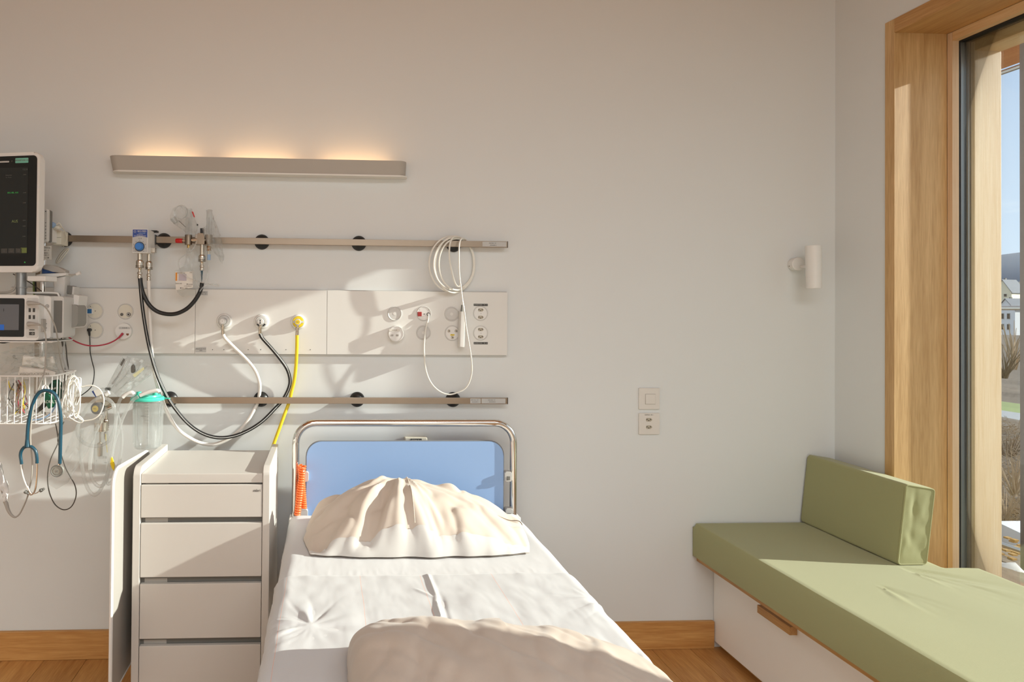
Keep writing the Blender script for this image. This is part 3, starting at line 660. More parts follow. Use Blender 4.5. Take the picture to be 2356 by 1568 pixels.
SMO(bm, 2); obj('flap', bm, 'pillow_flap', pw, label='white front flap of the pillowcase')
sm_ = [pil((x-.292)/.362, -math.cos(PI*j/90), 1)+Vector((0, 0, -.0002)) for x in (.272,) for j in range(17, 84)]
obj('seam', tube(B(), sm_, .0014, 5, 1), 'pillow_cotton', pw)
# duvet
def duv(u, v, s):
    x = .375+.325*u+.02*(1-v)*.5; y = -1.66+.50*v
    x += .05*max(0, v)*(-.2)
    env = max(0, 1-abs(u)**(12 if u < 0 else 4))**.5*max(0, 1-abs(v)**7)**.5
    if s > 0:
        h = (.118-.055*max(0, u)-.010*max(0, u)**2)*env
        dx, dy = x-.10, y+1.15; th = math.atan2(dy, dx)
        pa, al = x*.80+y*.60, -x*.60+y*.80; wp_ = .5*noise.noise(Vector((x*5, y*5, 1)))
        n = noise.noise(Vector((pa*11+wp_, al*3.2, 3))); rg = max(0, 1-abs(n)*4); h += env*(.015*n-.006*rg*rg)
        pa, al = x*.95-y*.30, x*.30+y*.95; n = noise.noise(Vector((pa*19+wp_, al*7, 8))); rg = max(0, 1-abs(n)*3.5); h += env*(.008*n-.004*rg*rg)
        h += env*.0018*noise.noise(Vector((x*40, y*30, 2)))
        z = BZ+.007+max(0, h)
    else: z = BZ+.006
    w = abs(u)**6
    return Vector((x+w*.006*noise.noise(Vector((y*22, 1, 5)))+(.012*abs(v)**8 if u < 0 else -.03*abs(v)**6*max(0, v)), y+abs(v)**6*(.008*noise.noise(Vector((x*12, 3, 1)))-.035*max(0, u)), z))
bm = B(); NU, NV = 150, 150
def sp(t): return math.sin(t*PI/2)*.35+t*.65
for s in (1, -1):
    G = [[bm.verts.new(duv(sp(-1+2*i/NU), sp(-1+2*j/NV), s)) for j in range(NV+1)] for i in range(NU+1)]
    for i in range(NU):
        for j in range(NV): bm.faces.new((G[i][j], G[i+1][j], G[i+1][j+1], G[i][j+1]))
SMO(bm, 3)
dv = obj('duvet', bm, 'duvet_cotton'); tag(dv, 'folded taupe duvet lying on the near end of the bed', 'duvet')
# orange coiled cord at the head of the bed
bm = B()
for (xa, ya, xb, yb, Yc, ph) in ((697, 1072, 684, 1184, -.19, 0), (692, 1070, 699, 1168, -.165, 1)):
    a, b = W(xa, ya, Y=Yc), W(xb, yb, Y=Yc); n_ = 20; pts = []
    for k in range(n_*9+1):
        t = k/(n_*9); an = t*n_*2*PI+ph; pts.append(a.lerp(b, t)+Vector((math.cos(an)*.0095, math.sin(an)*.0095, 0)))
    tube(bm, pts, .0038, 6, 1)
cc = obj('coiled_cord', bm, 'orange'); tag(cc, 'bright orange coiled cord hanging left of the blue headboard', 'cord')

# ------------------------------------------------------------------ bedside cabinet
cb_ = thing('bedside_cabinet', 'white bedside cabinet with drawers between the wall rail and the bed', 'cabinet', (-.405, -.27, 0))
YF, YK = -.45, -.09; q = lambda x, y: W(x, y, Y=YF)
xL0, xL1 = q(305, 1200).x, q(322, 1200).x; xR0, xR1 = q(603.5, 1200).x, q(620, 1200).x; zs = q(320, 1080).z+.012
tray = .823
sp_l = rrect(YF, YK, .05, .846, .03, 6, (0, 1, 0, 0)); 
for a, b in ((xL0, xL1), (xR0, xR1)): obj('side_panel', prism(B(), sp_l, 'x', a, b, .0025), 'cabinet_lacquer', cb_)
obj('tray', box(B(), (xL1+.0005, YF+.006, q(460, 1112).z), (xR0-.0005, YK, tray), .003), 'cabinet_lacquer', cb_)
obj('carcass', box(B(), (xL1, YF+.02, .06), (xR0, YK+.01, q(460, 1114).z)), 'mid_grey', cb_)
zr = [(1115, 1190), (1203, 1327), (1342, 1468), (1484, 1604), (1620, 1740)]
for i, (a, b) in enumerate(zr):
    d = obj('drawer', box(B(), (xL1+.0015, YF+.001, q(460, b).z), (xR0-.0015, YF+.018, q(460, a).z), .0025), 'cabinet_lacquer', cb_)
    if i == 0: txt('mbri', (q(591, 1128).x, YF+.0005, q(591, 1128).z), .0125, 'print_black', d, 'logo')
    obj('drawer_box', box(B(), (xL1+.012, YF+.019, q(460, b).z+.006), (xL1+.085, YF+.0195, q(460, a).z+.012)), 'warm_grey', d)
for x in (xL0+.03, xR1-.03):
    for y in (YF+.05, YK-.05): obj('castor', cyl(B(), (x-.012, y, .026), (x+.012, y, .026), .026), 'black_rubber', cb_)
# folded over-bed table leaf at the left side of the cabinet
XT = -.659
lf = thing('folding_table_leaf', 'folded down over-bed table leaf hanging on the left side of the bedside cabinet', 'table', (XT, -.27, .05))
oo = [(a, b+(.012*(-(a+.33)/.2) if b > .6 else 0)) for a, b in rrect(-.545, -.125, .16, .846, .055, 7)]
obj('leaf', prism(B(), oo, 'x', XT-.004, XT+.004, .001), 'warm_grey', lf)
obj('edge_band', tube(B(), [Vector((XT, a, b)) for a, b in oo], .0058, 8, 1, True), 'white_lacquer', lf)
obj('hinge_arm', cyl(B(), (XT, -.30, .60), (xL0, -.30, .60), .010), 'steel', lf)

# ------------------------------------------------------------------ wall lamp (up-light) and reading lamp
LY = -.062; a = W(250, 376, Y=LY); b = W(938, 387, Y=LY); z1 = W(590, 363, Y=LY).z; z0 = W(590, 400, Y=LY).z
wl = thing('wall_lamp', 'long grey wall lamp glowing warm upwards above the bed rails', 'lamp', ((a.x+b.x)/2, -.001, z0))
def dsh(x0, x1, y, r, n=8):
    o = [(x0, -.001)]
    for k in range(n+1): t = PI+PI/2*k/n; o.append((x0+r+r*math.cos(t), y+r+r*math.sin(t)))
    for k in range(n+1): t = 1.5*PI+PI/2*k/n; o.append((x1-r+r*math.cos(t), y+r+r*math.sin(t)))
    o.append((x1, -.001)); return o
xa, xb = W(247, 358, Y=LY).x, W(937, 370, Y=LY).x; xc, xd = W(254, 396, Y=LY).x, W(941, 405, Y=LY).x
bm = B(); top = dsh(xa, xb, LY, .035); bot = dsh(xa+.010, xb-.002, LY+.012, .03); th = .004
def inset(P, d): return [(p[0]+(d if p[0] < 0 and p[0] < (xa+xb)/2 else -d)*(1 if i < 10 or i > 9 else 0), min(-.001, p[1]+d)) for i, p in enumerate(P)]
ti = inset(top, th); bi = inset(bot, th); n = len(top)
R = [[bm.verts.new((p[0], p[1], z)) for p in P] for P, z in ((bot, z0+.008), (top, z1), (ti, z1), (bi, z0+.012))]
for u, v in ((0, 1), (1, 2), (2, 3)):
    for j in range(n): k = (j+1) % n; bm.faces.new((R[u][j], R[u][k], R[v][k], R[v][j]))
bm.faces.new(R[0][::-1]); bm.faces.new(R[3])
obj('housing', bm, 'lamp_grey', wl)
obj('diffuser', prism(B(), dsh(xa+.010, xb+.004, LY+.010, .03), 'z', z0+.002, z0+.008, .002), 'diffuser', wl)
obj('light_strip', box(B(), (xa+.09, -.045, z0+.013), (xb-.09, -.02, z0+.022)), mat('led_glow', (255, 190, 120), .5, emit=1.2), wl)
for i in range(3):
    ld = bpy.data.lights.new('lamp_glow', 'AREA'); ld.shape = 'RECTANGLE'; ld.size = .26; ld.size_y = .03; ld.energy = LAMP_POWER/3; ld.color = (1, .60, .28)
    lo = bpy.data.objects.new('lamp_glow', ld); C.objects.link(lo); lo.location = (xa+.2+i*(xb-xa-.4)/2, -.034, z0+.03); lo.rotation_euler = (PI-.15, 0, 0)
rl = thing('reading_lamp', 'small white cylinder reading lamp on a swivel arm near the corner', 'lamp', W(1828, 607, Y=-.001))
p = W(1826, 608, Y=-.001); p2 = W(1843, 604, Y=-.028)
obj('wall_mount', lathe(B(), (p.x, -.001, p.z), (0, -1, 0), [(.026, 0), (.027, .004), (.027, .028), (.025, .030), (0, .030)], 28), 'white_plastic', rl)
t0, t1 = W(1871, 565, Y=-.11), W(1873, 663, Y=-.11)
obj('arm', cyl(B(), (p.x+.010, -.028, p.z-.010), (t0.x, -.105, (t0.z+t1.z)/2), .0055), 'white_plastic', rl)
tu = obj('lamp_tube', lathe(B(), t1, (t0-t1), [(0, 0), (.0255, 0), (.0262, .003), (.0265, .045), (.0262, .0455), (.0268, .046), (.0280, (t0-t1).length-.002), (.0270, (t0-t1).length), (0, (t0-t1).length)], 36), 'white_plastic', rl)
obj('grub_screw', cyl(B(), (p.x-.0265, -.012, p.z-.008), (p.x-.028, -.012, p.z-.008), .0015, seg=10), 'print_black', rl)

# ------------------------------------------------------------------ light switch and socket right of the bed
def plate_frame(x0, y0, x1, y1, label, cat):
    a, b = W(x0, y0, Y=0), W(x1, y1, Y=0); c = (a+b)/2; s = .043
    t = thing('light_switch' if cat == 'switch' else 'wall_socket', label, cat, (c.x, 0, c.z))
    obj('cover_frame', prism(B(), rrect(c.x-s, c.x+s, c.z-s, c.z+s, .003, 4), 'y', -.0005, -.008, .0012), 'plate_white', t); return t, c
t, c = plate_frame(1467, 891, 1517, 941, 'white square light switch above the socket, right of the bed', 'switch')
c2_ = W(1494, 917, Y=0); obj('rocker', box(B(), (c2_.x-.020, -.0115, c2_.z-.020), (c2_.x+.020, -.006, c2_.z+.020), .0015), 'plate_white', t); obj('rocker_gap', box(B(), (c2_.x-.0212, -.0083, c2_.z-.0212), (c2_.x+.0212, -.006, c2_.z+.0212)), 'warm_grey', t)
def pins(parent, c, y, k=1):
    bm = B()
    hexa = [(-.0135, 0), (-.010, .0075), (.008, .0075), (.0150, 0), (.008, -.0075), (-.010, -.0075)]
    ins_ = obj('socket_insert', prism(B(), [(c.x+a*k, c.z+b*k) for a, b in hexa], 'y', y+.0001, y-.0008, .0003), 'socket_in', parent)
    for dx, dz in ((-.0085, .0012), (-.001, -.0036), (.0070, .0012)):
        obj('pin_hole', cyl(B(), (c.x+dx*k, y-.0007, c.z+dz*k), (c.x+dx*k, y-.0012, c.z+dz*k), .0022*k, seg=12), 'black_plastic', ins_)
t, c = plate_frame(1467, 948, 1517, 999, 'white double socket plate below the light switch, right of the bed', 'socket')
for yy in (965, 982): pins(t, W(1493, yy, Y=-.008), -.008, .95)
txt('CENTRALE   MR. 6', W(1493, 954, Y=-.0085), .0045, 'print_black', t)

# ------------------------------------------------------------------ service panel with its outlets
YP = -.018
sp_ = thing('service_panel', 'white medical service panel strip behind the hoses on the back wall', 'panel', (W(600, 740, Y=0).x, 0, W(600, 740, Y=0).z))
cols = [22, 85, 449, 752, 1168]
zt_, zb_ = W(700, 667.5, Y=YP).z, W(700, 814.5, Y=YP).z
for i, (a, b) in enumerate(zip(cols, cols[1:])):
    xa_, xb_ = W(a, 740, Y=YP).x, W(b, 740, Y=YP).x
    obj('panel', box(B(), (xa_+.0006, YP, zb_), (xb_-.0006, -.0005, zt_), .0012), 'panel_white', sp_)
obj('shadow_gap', box(B(), (W(22, 740, Y=YP).x+.004, YP+.004, zb_-.003), (W(1168, 740, Y=YP).x-.004, -.0003, zt_+.003)), 'light_grey', sp_)
for x in (489, 515, 571, 600, 658, 685, 714):
    p = W(x, 804, Y=YP); obj('screw_hole', cyl(B(), (p.x, YP+.001, p.z), (p.x, YP-.0006, p.z), .0017, seg=10), 'print_black', sp_)
for x0, y0, x1, y1, s in ((460, 669, 478, 679, 'RAUM 2\nNr. 14'), (450, 798, 474, 810, 'ANLAGE 0123\nGAS')):
    a, b = W(x0, y0, Y=YP), W(x1, y1, Y=YP); l_ = obj('label_plate', box(B(), (a.x, YP-.0008, b.z), (b.x, YP+.0005, a.z)), 'light_grey', sp_)
    txt(s, ((a.x+b.x)/2, YP-.001, (a.z+b.z)/2), .0065, 'print_black', l_)
def disc(x, y, r, name, label, cat, mt='cream_plastic', h=.004, group='round inserts in the service panel', prot=0):
    p = W(x, y, Y=YP); R1 = r*2.585/F
    t = thing(name, label, cat, (p.x, YP, p.z), 0, group)
    obj('rim', lathe(B(), (p.x, YP+.002, p.z), (0, -1, 0), [(R1*.80, .0025), (R1*.9, .0055+prot), (R1*.97, .005+prot), (R1, .003), (R1, .0)], 36), 'frame_grey' if not prot else 'white_plastic', t)
    obj('face', lathe(B(), (p.x, YP+.002, p.z), (0, -1, 0), [(R1*.90, 0), (R1*.90, h+prot), (0, h+prot)], 36), mt, t); return t, p
# left pair of columns
t, p = disc(219, 715, 19, 'wall_insert', 'round cream insert with blue key, top left on the service panel', 'socket')
q_ = W(206.5, 715.5, Y=YP-.006); f = obj('key_socket', box(B(), (q_.x-.0125, YP-.009, q_.z-.012), (q_.x+.0125, YP-.002, q_.z+.012), .001), 'white_plastic', t); obj('key', box(B(), (q_.x-.0085, YP-.0105, q_.z-.0085), (q_.x+.0085, YP-.0085, q_.z+.0085), .001), 'blue_key', t, label='blue key square')
for dx, dy in ((0, 0), (-11, -10)): r = W(219+dx, 715+dy, Y=YP-.0023); obj('screw', cyl(B(), (r.x, YP-.001, r.z), (r.x, YP-.003, r.z), .002, seg=10), 'print_grey', t)
t, p = disc(219, 759, 19, 'wall_insert', 'round cream insert with a black plug, lower left on the service panel', 'socket')
for dx, dy in ((0, 0), (-11, -9.5)): r = W(219+dx, 759+dy, Y=YP-.0023); obj('screw', cyl(B(), (r.x, YP-.001, r.z), (r.x, YP-.003, r.z), .002, seg=10), 'print_grey', t)
t, p = disc(289, 716, 18, 'wall_insert', 'round cream insert with two jack sockets, upper right of the left group', 'socket')
for x, y, r in ((280.5, 723, 3.4), (296, 723, 4.6)):
    w = W(x, y, Y=YP-.002); k = obj('jack', lathe(B(), (w.x, YP, w.z), (0, -1, 0), [(r*.00172, 0), (r*.00172, .005), (r*.0013, .006), (r*.0008, .004), (0, .004)], 16), 'dark_grey' if r > 4 else 'mid_grey', t)
    if r > 4: obj('jack_ring', ring(B(), (w.x, YP-.0055, w.z), (0, 1, 0), .0052, .0012, 20, 6), 'white_plastic', k)
t, p = disc(286.5, 761, 18.5, 'data_socket', 'round white data socket with the pink network cable plugged in', 'socket', 'white_plastic', .004, prot=.014)
yf = YP-.0165; q_ = W(287, 754, Y=yf); obj('label_window', box(B(), (q_.x-.022, yf, q_.z-.004), (q_.x+.022, yf-.0008, q_.z+.004)), 'light_grey', t); txt('A 123 45', (q_.x, yf-.001, q_.z), .005, 'print_black', t)
for x in (281, 293.5): w = W(x, 768.5, Y=yf); obj('port', prism(B(), [(w.x-.005, w.z+.003), (w.x+.005, w.z+.003), (w.x+.005, w.z-.001), (w.x+.002, w.z-.005), (w.x-.002, w.z-.005), (w.x-.005, w.z-.001)], 'y', yf, yf-.0008), 'brown_wire' if x > 290 else 'print_black', t)
# right group
for x, y, lb in ((908, 721, 'blank round cover on the service panel, leftmost of the top row near the nurse call'), (974, 765, 'blank round cover below the red button insert'), (1039, 722, 'blank round cover behind the hanging call handset')):
    t, p = disc(x, y, 17, 'blank_cover', lb, 'cover', 'panel_white', .0015); obj('centre_boss', lathe(B(), (p.x, YP, p.z), (0, -1, 0), [(.006, 0), (.006, .0012), (0, .0012)], 20), 'panel_white', t)
t, p = disc(910, 767, 18, 'data_socket', 'round white data socket with empty ports under the leftmost blank cover', 'socket', 'white_plastic', .004, prot=.022)
yf = YP-.0245; q_ = W(908, 759, Y=yf); obj('label_window', box(B(), (q_.x-.022, yf, q_.z-.0045), (q_.x+.022, yf-.0008, q_.z+.0045)), 'paper', t); txt('A 012 08', (q_.x, yf-.001, q_.z), .005, 'print_grey', t)
for x in (902, 914): w = W(x, 771, Y=yf); obj('port', box(B(), (w.x-.005, yf, w.z-.0035), (w.x+.005, yf-.0007, w.z+.0035)), 'warm_grey', t)
t, p = disc(975, 721, 17.5, 'call_socket', 'round white insert with a red square button and the call cord plug', 'socket', 'white_plastic', .004)
q_ = W(965.5, 722, Y=YP-.004); obj('call_button', box(B(), (q_.x-.0082, YP-.006, q_.z-.0086), (q_.x+.0082, YP-.002, q_.z+.0086), .001), 'red_dark', t, label='red square button')
r = W(976, 722, Y=YP-.002); obj('screw', cyl(B(), (r.x, YP-.001, r.z), (r.x, YP-.0028, r.z), .0024, seg=10), 'mid_grey', t)
for x in (965.5, 986): r = W(x, 712.5, Y=YP-.002); obj('mark', cyl(B(), (r.x, YP-.0015, r.z), (r.x, YP-.0024, r.z), .0014, seg=8), 'print_grey', t)
r = W(985.5, 722.5, Y=YP-.002); obj('plug_ring', ring(B(), (r.x, YP-.003, r.z), (0, 1, 0), .0058, .0011, 20, 6), 'black_plastic', t)
t, p = disc(1040.5, 766, 18, 'wall_insert', 'round insert with three studs and a yellow tag, left of the lower power socket', 'socket', 'white_plastic', .004)
for x, y in ((1033, 761), (1049.5, 761), (1041, 776)):
    w = W(x, y, Y=YP-.002); s = obj('stud', lathe(B(), (w.x, YP, w.z), (0, -1, 0), [(.0058, 0), (.0058, .004), (.004, .006), (0, .006)], 16), 'nickel', t); obj('stud_core', cyl(B(), (w.x, YP-.0055, w.z), (w.x, YP-.0066, w.z), .0026, seg=12), 'dark_grey', s)
q_ = W(1041, 770, Y=YP-.003); l_ = obj('tag', box(B(), (q_.x-.008, YP-.0035, q_.z-.0025), (q_.x+.008, YP-.002, q_.z+.0025)), 'yellow', t, label='yellow tag'); txt('MR15.4', (q_.x, YP-.0037, q_.z), .0038, 'print_black', l_)
for y, lb, yl in ((720.5, 'upper round double power socket at the right end of the service panel', 701), (765.5, 'lower round double power socket at the right end of the service panel', 789)):
    t, p = disc(1105.5, y, 17.5, 'power_socket', lb, 'socket', 'white_plastic', .004)
    for dy in (-8, 9): pins(t, W(1106, y+dy, Y=YP-.002), YP-.002, .86)
    r = W(1106.5, y+.5, Y=YP-.002); obj('screw', cyl(B(), (r.x, YP-.0015, r.z), (r.x, YP-.0027, r.z), .0013, seg=8), 'mid_grey', t)
    q_ = W(1106, yl, Y=YP); l_ = obj('label_strip', box(B(), (q_.x-.0285, YP-.001, q_.z-.0042), (q_.x+.0285, YP+.0003, q_.z+.0042)), 'print_black', sp_); txt('ALIMENTATION   MR 15.6', (q_.x, YP-.0012, q_.z), .0048, 'print_white', l_)

# gas outlets with plug-in probes
def gas(x, y, lb, inner, core, group='gas outlets'):
    p = W(x, y, Y=YP); R1 = .0295; t = thing('gas_outlet', lb, 'outlet', (p.x, YP, p.z), 0, group)
    obj('collar', lathe(B(), (p.x, YP+.001, p.z), (0, -1, 0), [(R1, 0), (R1, .008), (R1-.003, .012), (R1*.78, .013), (R1*.76, .010), (0, .010)], 40), 'white_plastic', t)
    bm = lathe(B(), (p.x, YP-.008, p.z), (0, -1, 0), [(R1*.74, 0), (R1*.74, .006), (R1*.70, .0075), (R1*.42, .0078), (R1*.42, .004), (0, .004)], 40); obj('outlet_ring', bm, inner, t)
    if core == 'black':
        for a0 in (-2.6, -1.25):
            obj('ring_mark', prism(B(), [(p.x+math.cos(a0+k*.12)*rr, p.z+math.sin(a0+k*.12)*rr) for rr, ks in ((R1*.70, range(7)), (R1*.50, range(6, -1, -1))) for k in ks], 'y', YP-.0150, YP-.0162), 'black_plastic', t)
    if core == 'yellow': obj('bayonet', box(B(), (p.x-R1*.7, YP-.0168, p.z-.0045), (p.x+R1*.7, YP-.0145, p.z+.0045), .001), 'frame_grey', t)
    # probe: axle, knob
    k = obj('probe', lathe(B(), (p.x-.001, YP-.010, p.z), (0, -1, 0), [(.0105, 0), (.0105, .014), (.0125, .015), (.0125, .034), (.0115, .0355), (0, .0355)], 28), 'frame_grey' if core != 'x' else 'steel', t)
    yk = YP-.0458; c = (p.x-.001, p.z)
    obj('cap', cyl(B(), (c[0], yk, c[1]), (c[0], yk-.0012, c[1]), .0085, seg=24), {'white': 'white_plastic', 'black': 'white_plastic', 'yellow': 'yellow'}[core], t)
    if core == 'black':
        for s_ in (-1, 1): obj('cap_mark', prism(B(), [(c[0], c[1]), (c[0]+.0035, c[1]+s_*.0075), (c[0]-.0035, c[1]+s_*.0075)], 'y', yk-.0011, yk-.0018), 'black_plastic', t)
    txt({'white': 'O₂', 'black': 'AIR', 'yellow': 'VAC'}[core] if core != 'white' else 'A', (c[0], yk-.0014, c[1]), .0055, 'print_grey', t)
    return Vector((c[0], YP-.030, c[1]))
G1 = gas(516.5, 738, 'gas outlet with white hose, leftmost of the three', 'frame_grey', 'white')
G2 = gas(602, 739, 'gas outlet with black and white rings and the black hose, middle of three', 'frame_grey', 'black')
G3 = gas(686.5, 740, 'gas outlet with yellow ring and yellow hose, right of three', 'yellow', 'yellow')
def fitting(p0, p1, parent=None):
    pass
def hosefit(bm, a, b, r):
    "stepped metal coupling from a to b"
    a, b = Vector(a), Vector(b); L_ = (b-a).length
    lathe(bm, a, b-a, [(0, 0), (r*.7, 0), (r*.7, L_*.25), (r*1.15, L_*.27), (r*1.15, L_*.5), (r*.85, L_*.52), (r*.85, L_*.62), (r, L_*.64), (r, L_), (0, L_)], 18); return bm
YH = -.048
def gashose(name, label, G, pts, r, mt, painted_highlight=None, px_end=None):
    t = thing(name, label, 'hose', G, 0, 'gas hoses')
    P = [W(x, y, Y=Y) for x, y, Y in pts]
    obj('coupling', hosefit(B(), (G.x, G.y-.006, G.z-.011), P[0], .0068), 'nickel', t)
    obj('tube', tube(B(), P, r, 12, 6), mt, t)
    if painted_highlight:
        S = smoothpts(P, 6); S2 = [s+Vector((0, -r*.98, 0))+Vector((r*.25, 0, r*.1)) for s in S]
        obj('painted_highlight', tube(B(), S2, r*.16, 5, 1), painted_highlight, t)  # highlight along the hose, laid on as a thin pale tube
    return t
tw = gashose('white_gas_hose', 'white hose from the left gas outlet looping down behind the rail up to the mixer', G1, [(513, 768, -.05), (519, 779, -.045), (540, 800, -.04), (566, 825, -.035), (586, 850, -.03), (596, 875, -.022), (598, 895, -.018), (593, 925, -.017), (583, 945, -.025), (568, 970, -.03), (548, 993, -.035), (520, 1012, -.04), (490, 1022, -.045), (460, 1018, -.05), (430, 1003, -.06), (408, 985, -.07), (392, 962, -.08), (377, 930, -.085), (364, 893, -.09), (354, 850, -.09), (348, 800, -.09), (345, 740, -.09), (343, 690, -.09), (342, 645, -.09)], .0068, 'white_hose')
tb = gashose('black_gas_hose', 'black hose with pale painted highlight from the middle gas outlet to the mixer', G2, [(598, 767, -.05), (604, 778, -.048), (622, 798, -.045), (642, 822, -.04), (660, 848, -.032), (667, 872, -.022), (664, 893, -.018), (650, 920, -.017), (632, 940, -.03), (604, 968, -.05), (572, 989, -.06), (536, 1003, -.07), (500, 1006, -.08), (465, 996, -.085), (432, 973, -.09), (402, 938, -.095), (380, 903, -.10), (361, 860, -.105), (345, 805, -.11), (335, 755, -.11), (327, 700, -.11), (321.5, 640, -.11)], .0068, 'black_rubber', 'frame_grey')
ty = gashose('yellow_gas_hose', 'bright yellow hose hanging from the right gas outlet behind the bedside cabinet', G3, [(683.5, 770, -.05), (683, 800, -.045), (681, 840, -.035), (677, 875, -.022), (671, 900, -.018), (665, 925, -.017), (655, 952, -.025), (643, 985, -.035), (632, 1015, -.04), (624, 1040, -.045), (618, 1075, -.045), (616, 1130, -.045)], .0068, 'yellow_hose')

# ------------------------------------------------------------------ medical rails
def rail(name, yl, yr, x0, xlab, discs, lb):
    Yr = -.030; a = W(x0, yl, Y=Yr-.010); b = W(1168, yr, Y=Yr-.010); z = (a.z+b.z)/2
    t = thing(name, lb, 'rail', ((a.x+b.x)/2, -.04, z), 0, 'equipment rails')
    obj('bar', box(B(), (a.x, Yr-.010, z-.0123), (b.x, Yr, z+.0123), .0012), 'rail_steel', t)
    obj('end_cap', box(B(), (b.x-.001, Yr-.0105, z-.0127), (b.x+.0018, Yr+.0005, z+.0127), .0006), 'dark_grey', t)
    for x in discs:
        p = W(x, (yl+yr)/2, Y=-.012); k = obj('standoff', lathe(B(), (p.x, -.0005, z), (0, -1, 0), [(.030, 0), (.030, .004), (.028, .010), (.020, .017), (.012, .022), (.010, .029), (0, .029)], 36), 'black_rubber', t)
    for xa_, xb_, kind in xlab:
        p0, p1 = W(xa_, yr, Y=Yr-.010), W(xb_, yr, Y=Yr-.010); l_ = obj('label_plate', box(B(), (p0.x, Yr-.0108, z-.0095), (p1.x, Yr-.0098, z+.0095)), 'light_grey', t)
        for dx, dz, s, tx in ((.30, .004, .0042, 'RAIL 25x10   CE'), (.33, -.004, .0042, 'SN 0142 08 16')): txt(tx, (p0.x+(p1.x-p0.x)*(dx+.12), Yr-.0112, z+dz), s, 'print_black', l_)
    return z
ZR1 = rail('equipment_rail', 548.5, 561.5, 150, [(1110, 1165, 0)], (147, 376, 602, 826, 1045), 'upper steel equipment rail with black standoffs above the service panel')
ZR2 = rail('equipment_rail', 919, 923, 172, [(1082, 1106, 0), (1108, 1163, 0)], (390, 600, 822, 1043), 'lower steel equipment rail with black standoffs above the bed headboard')
# socket box seen just above the headboard
p = W(955, 1010, Y=0); t = thing('wall_socket', 'white wall socket box with black label peeking above the headboard', 'socket', (p.x, 0, p.z-.05))
obj('box', prism(B(), rrect(p.x-.045, p.x+.045, p.z-.10, p.z+.012, .004, 3), 'y', -.0005, -.03, .004), 'cream_plastic', t)
l_ = obj('label_strip', box(B(), (p.x-.022, -.0312, p.z-.0005), (p.x+.022, -.0298, p.z+.0085)), 'print_black', t); txt('CENTRALE  MR 15', (p.x, -.0315, p.z+.004), .0048, 'print_white', l_)

# ------------------------------------------------------------------ nurse call cord and handset
t = thing('call_line', 'long white nurse call cord coiled over the right end of the upper rail', 'cord', W(1040, 600, Y=-.05))
def loop(cx, cy, rx, ry, rot=0, Yc=-.036, dY=.027, n=28, ph=0):
    out = []
    for k in range(n):
        a = 2*PI*k/n+ph; ex, ey = rx*math.cos(a), ry*math.sin(a); x, y = cx+ex*math.cos(rot)-ey*math.sin(rot), cy+ex*math.sin(rot)+ey*math.cos(rot)
        out.append(W(x, y, Y=Yc-dY*math.copysign(min(1, abs(-math.cos(a))*2.2), -math.cos(a)) if abs(math.cos(a)) > .02 else Yc))
    return out
for i, (cx, cy, rx, ry, ro) in enumerate(((1039.5, 607, 52, 64, 0), (1046, 608, 44, 65, .03), (1051, 608, 41, 59, -.03), (1045, 606, 47, 60, .06))):
    pts = []
    for k in range(32):
        a = 2*PI*k/32; ex, ey = rx*math.cos(a), ry*math.sin(a); c_ = math.cos(a); Yk = -.038+.023*max(-1, min(1, c_*2.5))-.002*i*(1 if c_ < 0 else 0)
        pts.append(W(cx+ex*math.cos(ro)-ey*math.sin(ro), cy+ex*math.sin(ro)+ey*math.cos(ro), Y=Yk))
    obj('coil_turn', tube(B(), pts, .0033, 8, 3, True), 'white_cable', t)
obj('coil_turn', tube(B(), [W(x, y, Y=Y) for x, y, Y in ((1066, 552, -.012), (1058, 546, -.03), (1050, 544, -.05), (1041, 547, -.062), (1035, 562, -.066), (1034, 590, -.068), (1038, 618, -.068), (1044, 643, -.068), (1049, 655, -.068), (1055, 659, -.068), (1060, 653, -.066))], .0033, 8, 5), 'white_cable', t)
obj('drop_line', tube(B(), [W(x, y, Y=Y) for x, y, Y in ((1072, 551, -.02), (1066, 548, -.05), (1060, 551, -.07), (1056.5, 565, -.074), (1056, 600, -.076), (1057, 632, -.076), (1061, 665, -.076), (1064, 690, -.078), (1068, 715, -.085), (1073, 755, -.085), (1080, 795, -.082), (1085, 830, -.078), (1085.5, 855, -.072), (1080, 878, -.066), (1070, 893, -.062), (1056, 901, -.06), (1034, 907, -.056), (1012, 900, -.056), (993, 882, -.056), (981, 855, -.056), (976.5, 820, -.052), (976, 790, -.045), (980, 755, -.038), (985, 735, -.032), (986.5, 722, -.024))], .0030, 8, 5), 'white_cable', t)
hs = thing('call_handset', 'slim white nurse call handset hanging beside the double power sockets', 'handset', W(1063, 750, Y=-.05))
hx0, hx1, hz1, hz0 = W(1058, 717, Y=-.045).x, W(1067, 717, Y=-.045).x, W(1062, 716, Y=-.045).z, W(1062, 798, Y=-.045).z
obj('body', prism(B(), [(hx0, hz1), (hx1+.002, hz1-.002), (hx1-.001, hz0), (hx0-.004, hz0+.002)], 'y', -.022, -.066, .003), 'white_plastic', hs)
k = obj('key_strip', prism(B(), [(-.026, hz1-.006), (-.062, hz1-.006), (-.062, hz0+.006), (-.026, hz0+.006)], 'x', hx1-.001, hx1+.0032), 'light_grey', hs)
for j, (mt_) in enumerate(('light_blue', 'light_grey', 'light_grey', 'light_grey', 'red_dark')): zc = hz1-.025-j*.024; obj('key', box(B(), (hx1+.003, -.056, zc-.007), (hx1+.0042, -.034, zc+.007), .0005), mt_, k)
obj('strain_relief', cyl(B(), ((hx0+hx1)/2, -.045, hz1-.001), ((hx0+hx1)/2+.001, -.045, hz1+.026), .0055, .0035), 'mid_grey', hs)

